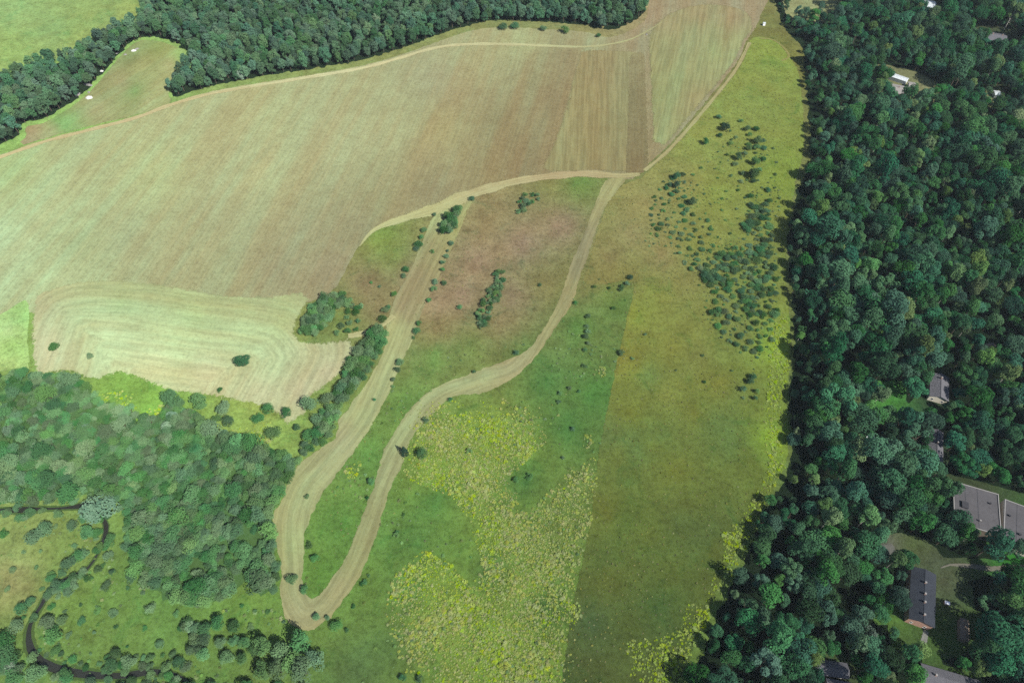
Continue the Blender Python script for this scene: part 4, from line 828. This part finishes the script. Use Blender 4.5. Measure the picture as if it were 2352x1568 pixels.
B['sheet'] = plain_mat('dusty_white_sheeting', (0.45, 0.45, 0.44), 0.8, 0.3)
B['paint'] = plain_mat('white_paint', (0.8, 0.8, 0.8), 0.4, 0.08)

def house_frame(name, c0, c1, c2, label, cat='house', group=None):
    """an Empty at the base; c0->c1 is the length, c0->c2 the width (pixels of the base corners)"""
    a, b, c = gp(*c0), gp(*c1), gp(*c2)
    L_ = np.linalg.norm(b - a); ang = math.atan2(*(b - a)[::-1]); n = np.array([-math.sin(ang), math.cos(ang)])
    Wd = float((c - a) @ n); ctr = (a + b) / 2 + n * Wd / 2
    e = bpy.data.objects.new(name, None); COL.objects.link(e); e.location = (ctr[0], ctr[1], 0.26); e.rotation_euler = (0, 0, ang)
    tag(e, label, cat, group)
    return e, float(L_), abs(Wd)

def window(e, x, y, z, w, h, ax, s):
    """framed window standing 2-4 cm proud of wall; ax 'x' = wall faces +-x, 'y' = +-y"""
    t = 0.05 * s
    f = (lambda a0, a1, z0, z1, o: (x + o * s - 0.0, x + o * s + t, a0, a1, z0, z1)) if ax == 'x' else (lambda a0, a1, z0, z1, o: (a0, a1, y + o * s, y + o * s + t, z0, z1))
    c = y if ax == 'x' else x
    def srt(d): return (min(d[0], d[1]), max(d[0], d[1]), min(d[2], d[3]), max(d[2], d[3]), d[4], d[5])
    fr = box('window', srt(f(c - w / 2, c + w / 2, z, z + h, 0.0)), B['frame'], e)
    box('pane', srt(f(c - w / 2 + .1, c + w / 2 - .1, z + .1, z + h - .1, 0.02)), B['glass'], fr)
    box('sill', srt(f(c - w / 2 - .08, c + w / 2 + .08, z - .1, z - .003, 0.06)), B['frame'], fr)

def gable(name, c0, c1, c2, h, rise, roofm, wallm, label, over=0.45, chim=(), wins=True, cat='house', group=None):
    e, L_, W = house_frame(name, c0, c1, c2, label, cat, group)
    l, w = L_ / 2, W / 2
    V = [(-l, -w, -.1), (l, -w, -.1), (l, w, -.1), (-l, w, -.1), (-l, -w, h), (l, -w, h), (l, w, h), (-l, w, h), (-l, 0, h + rise), (l, 0, h + rise)]
    F = [(0, 1, 5, 4), (2, 3, 7, 6), (1, 2, 6, 9, 5), (3, 0, 4, 8, 7), (0, 3, 2, 1)]
    mesh_obj('wall', V, F, wallm, e)
    k = rise / w; lo = h - over * k + 0.03; th = 0.14; lx = l + over; wy = w + over
    sec = [(-wy, lo), (0, h + rise + .03), (wy, lo), (wy, lo + th), (0, h + rise + .03 + th), (-wy, lo + th)]
    V = [(x, y, z) for x in (-lx, lx) for y, z in sec]
    F = [(0, 1, 7, 6), (1, 2, 8, 7), (2, 3, 9, 8), (3, 4, 10, 9), (4, 5, 11, 10), (5, 0, 6, 11), (0, 5, 4, 1), (1, 4, 3, 2), (6, 7, 10, 11), (7, 8, 9, 10)]
    rf = mesh_obj('roof', V, F, roofm, e)
    box('ridge_cap', (-lx - .02, lx + .02, -.14, .14, h + rise + th - .02, h + rise + th + .09), roofm, rf)
    for f_ in chim:
        x = -l + f_ * L_; ch = box('chimney', (x - .3, x + .3, -.3, .3, h + rise - .4, h + rise + 1.15), B['brick'], e)
        box('cap', (x - .38, x + .38, -.38, .38, h + rise + 1.153, h + rise + 1.27), B['concrete'], ch)
    if wins:
        n = max(2, int(L_ / 3.2))
        for s in (-1, 1):
            for i in range(n): window(e, -l + (i + .5) * L_ / n, s * w, 1.1, 1.1, 1.3, 'y', s)
        for s in (-1, 1):
            for q in ((-.28, .28) if W > 6 else (0,)): window(e, s * l, q * W, 1.1, 1.0, 1.3, 'x', s)
    return e, L_, W

# long dark-roofed house: traced base corners (end wall towards the strip of lawn)
e, L_, W = gable('brick_house', (2076, 1427), (2082, 1312), (2130, 1449), 5.2, 1.5, B['dark'], B['brick'], 'long brick house with dark felt roof and four ridge chimneys beside lawn', chim=(.12, .36, .52, .74))
# flat-roofed pair of blocks
def flat_block(name, c0, c1, c2, h, label, hatch=None, wall='cream'):
    e, L_, W = house_frame(name, c0, c1, c2, label, 'building')
    l, w = L_ / 2, W / 2
    box('wall', (-l, l, -w, w, -.1, h), B[wall], e)
    rf = box('roof', (-l + .3, l - .3, -w + .3, w - .3, h + .003, h + .12), B['flat'], e)
    for d in ((-l - .05, l + .05, -w - .05, -w + .3), (-l - .05, l + .05, w - .3, w + .05), (-l - .05, -l + .3, -w + .303, w - .303), (l - .3, l + .05, -w + .303, w - .303)):
        box('parapet', (*d, h + .004, h + .45), B['concrete'], e)
    for (fx, fy, sx, sy, hh, m) in hatch or ():
        x, y = -l + fx * L_, -w + fy * W
        hb = box('roof_hatch', (x - sx, x + sx, y - sy, y + sy, h + .123, h + hh), m, e)
        box('cover', (x - sx - .1, x + sx + .1, y - sy - .1, y + sy + .1, h + hh + .003, h + hh + .1), m, hb)
    for i in range(1, int(L_ / 5.2)): box('felt_seam', (-l + i * 5.2 - .05, -l + i * 5.2 + .05, -w + .31, w - .31, h + .121, h + .17), B['dark'], rf)
    for s_ in (-1, 1): box('plinth', (-l - .06, l + .06, s_ * w - .06, s_ * w + .06, -.1, .5), B['concrete'], e)
    box('door', (l * .5, l * .5 + 1.6, -w - .09, -w - .061, .5, 2.8), B['hatch'], e)
    return e
flat_block('flat_roofed_block', (2171, 1214), (2277, 1246), (2177, 1124), 7.5, 'grey flat-roofed block with a dark square roof hatch behind trees', wall='wood', hatch=[(.24, .48, 1.3, 1.5, .9, B['hatch']), (.55, .2, .25, .25, 1.2, B['concrete']), (.8, .7, .25, .25, 1.0, B['hatch'])])
flat_block('flat_roofed_block', (2281, 1252), (2401, 1298), (2284, 1162), 7.5, 'grey flat-roofed block with cream wall facing the lawn', hatch=[(.1, .62, .35, .35, .8, B['hatch']), (.3, .25, .4, .4, .9, B['hatch']), (.6, .5, .3, .3, 1.1, B['concrete'])])
gable('shed', (2198, 1470), (2198, 1424), (2216, 1478), 2.6, .5, B['brown'], B['wood'], 'narrow brown-roofed plank shed beside the lawn and the conifers', over=.3, wins=False, cat='shed')
gable('grey_house', (2108, 1568), (2240, 1608), (2112, 1532), 4.0, 1.2, B['slate'], B['cream'], 'grey corrugated-roofed house below the lawn end', chim=(.2,))
gable('grey_house', (1868, 1550), (1940, 1560), (1872, 1520), 3.4, 1.2, B['slate'], B['wood'], 'half hidden grey-roofed house under the forest edge near the lime weeds')
gable('grey_house', (1896, 1602), (1950, 1612), (1900, 1565), 3.4, 1.0, B['slate'], B['wood'], 'second half hidden grey roof just below the other one')
gable('grey_house', (2128, 918), (2130, 868), (2168, 922), 4.0, 1.6, B['slate'], B['cream'], 'grey-roofed house beside the bright green lawn in the wood', chim=(.8,))
gable('grey_house', (2124, 1072), (2126, 996), (2154, 1076), 4.0, 1.4, B['slate'], B['cream'], 'long grey-roofed house half under trees between lawn and flat blocks', chim=(.6,))
gable('white_shed', (1986, 1012), (2003, 1012), (1986, 1004), 2.4, .4, B['white'], B['frame'], 'small white-roofed shed in a dark gap of the wood', over=.25, wins=False, cat='shed')
gable('greenhouse', (2026, 178), (2078, 196), (2030, 170), 2.6, .8, B['white'], B['frame'], 'long pale metal-roofed greenhouse by the beige house', over=.2, wins=False, cat='greenhouse')
gable('beige_house', (2042, 222), (2090, 232), (2046, 204), 3.6, 1.4, B['beige'], B['cream'], 'beige-roofed house beside the long pale greenhouse', chim=(.3,))
gable('beige_annexe', (2084, 212), (2098, 214), (2086, 198), 3.0, 1.0, B['beige'], B['cream'], 'small beige annexe at the corner of the beige house', wins=False, cat='annexe')
gable('grey_house', (2256, 102), (2304, 109), (2260, 86), 4.2, 1.8, B['slate'], B['cream'], 'broad grey-brown roofed house deep in the far part of the wood', chim=(.35, .8))
gable('white_house', (2116, 26), (2142, 30), (2119, 12), 4.0, 1.4, B['white'], B['wood'], 'house with a bright white metal roof in the far wood')
gable('white_shed', (2258, 12), (2280, 12), (2259, 4), 2.8, .8, B['white'], B['wood'], 'white-roofed shed at the far rim of the wood', wins=False, cat='shed')
gable('white_shed', (2282, 226), (2294, 227), (2283, 217), 2.6, .6, B['white'], B['paint'], 'tiny white shed alone among trees past the greenhouse', wins=False, cat='shed')
gable('white_hut', (1752, 60), (1757, 60), (1752, 57), 1.8, .4, B['white'], B['paint'], 'tiny white car, built as a gabled box, where the wood meets the field corner', over=.15, wins=False, cat='hut')  # small white car, stood in for by a plain gabled box
gable('brown_shed', (2255, 812), (2280, 806), (2252, 800), 2.8, .8, B['brown'], B['wood'], 'dark brown shed roof between trees above the green lawn', wins=False, cat='shed')
# white storage box on the lawn
g = gp(2172, 1386); e = bpy.data.objects.new('storage_box', None); COL.objects.link(e); e.location = (g[0], g[1], .25); e.rotation_euler = (0, 0, -.35)
tag(e, 'small dark storage box with white lid on the lawn beside the brick house', 'box')
box('body', (-.95, .95, -.65, .65, 0, 1.2), B['wood'], e); box('lid', (-1.02, 1.02, -.72, .72, 1.203, 1.32), B['paint'], e)
for s in (-.6, .6): box('handle', (s - .1, s + .1, -.80, -.723, 1.22, 1.27), B['hatch'], e)

# rubble heaps and white sheeting at the clearing edge
def heap(name, x, y, rx, ry, h, mat, label, cat, seed, group=None):
    r = np.random.default_rng(seed); n, m = 14, 5; V = [(0, 0, h)]; F = []
    for j in range(1, m + 1):
        for i in range(n):
            f = j / m; a = 2 * math.pi * i / n; k = r.uniform(.8, 1.15)
            V.append((rx * f * k * math.cos(a), ry * f * k * math.sin(a), h * (1 - f ** 1.6) * r.uniform(.7, 1.15) if j < m else -.1))
    for i in range(n): F.append((0, 1 + i, 1 + (i + 1) % n))
    for j in range(m - 1):
        for i in range(n): F.append((1 + j * n + i, 1 + (j + 1) * n + i, 1 + (j + 1) * n + (i + 1) % n, 1 + j * n + (i + 1) % n))
    g = gp(x, y); o = mesh_obj(name, V, F, mat); o.location = (g[0], g[1], .06); o.rotation_euler = (0, 0, r.uniform(0, 3))
    return tag(o, label, cat, group)
for i, (x, y, a, b, h, mt, lab) in enumerate([
    (205, 225, 3.0, 2.2, 1.5, 'sheet', 'big white sheeted heap at the clearing rim'), (202, 195, 4.2, 1.6, 1.0, 'concrete', 'long pale rubble heap above the white sheeted heap'),
    (204, 212, 1.4, 1.0, .7, 'concrete', 'small yellowish rubble heap between two larger heaps'), (234, 164, 1.7, 1.3, .9, 'sheet', 'small white heap midway along the clearing rim'),
    (307, 117, 2.4, 1.5, 1.0, 'sheet', 'white heap near the top of the clearing'), (288, 126, 1.4, 1.0, .7, 'concrete', 'small grey heap beside the topmost white heap'), (269, 123, 1.5, 1.0, .7, 'concrete', 'small pinkish heap under the wood at the clearing top'),
    (178, 218, 3.0, 2.0, .8, 'concrete', 'flat pinkish rubble spread against the wood by the white heap'), (1485, 80, 1.0, .8, 1.0, 'concrete', 'single pale boulder in the field near the far wood corner'), (314, 113, 2.2, 1.4, .7, 'concrete', 'beige rubble behind the topmost white heap')]):
    heap('rubble_heap' if i != 8 else 'boulder', x, y, a, b, h, B[mt], lab, 'heap' if i != 8 else 'boulder', 700 + i)

# ------------------------------------------------------------------ air
def haze():
    m, nt, out = new_mat('haze_air')
    v = N(nt, 'ShaderNodeVolumePrincipled'); v.inputs['Color'].default_value = (0.75, 0.90, 1.0, 1)
    v.inputs['Density'].default_value = 0.00004; v.inputs['Anisotropy'].default_value = 0.0
    nt.links.new(v.outputs[0], out.inputs['Volume'])
    o = mesh_obj('haze', *box_vf(-9500, 9500, -9500, 12500, -1.5, 306), m)
    tag(o, 'thin bluish summer haze over fields and woods', 'haze', kind='stuff')
haze()
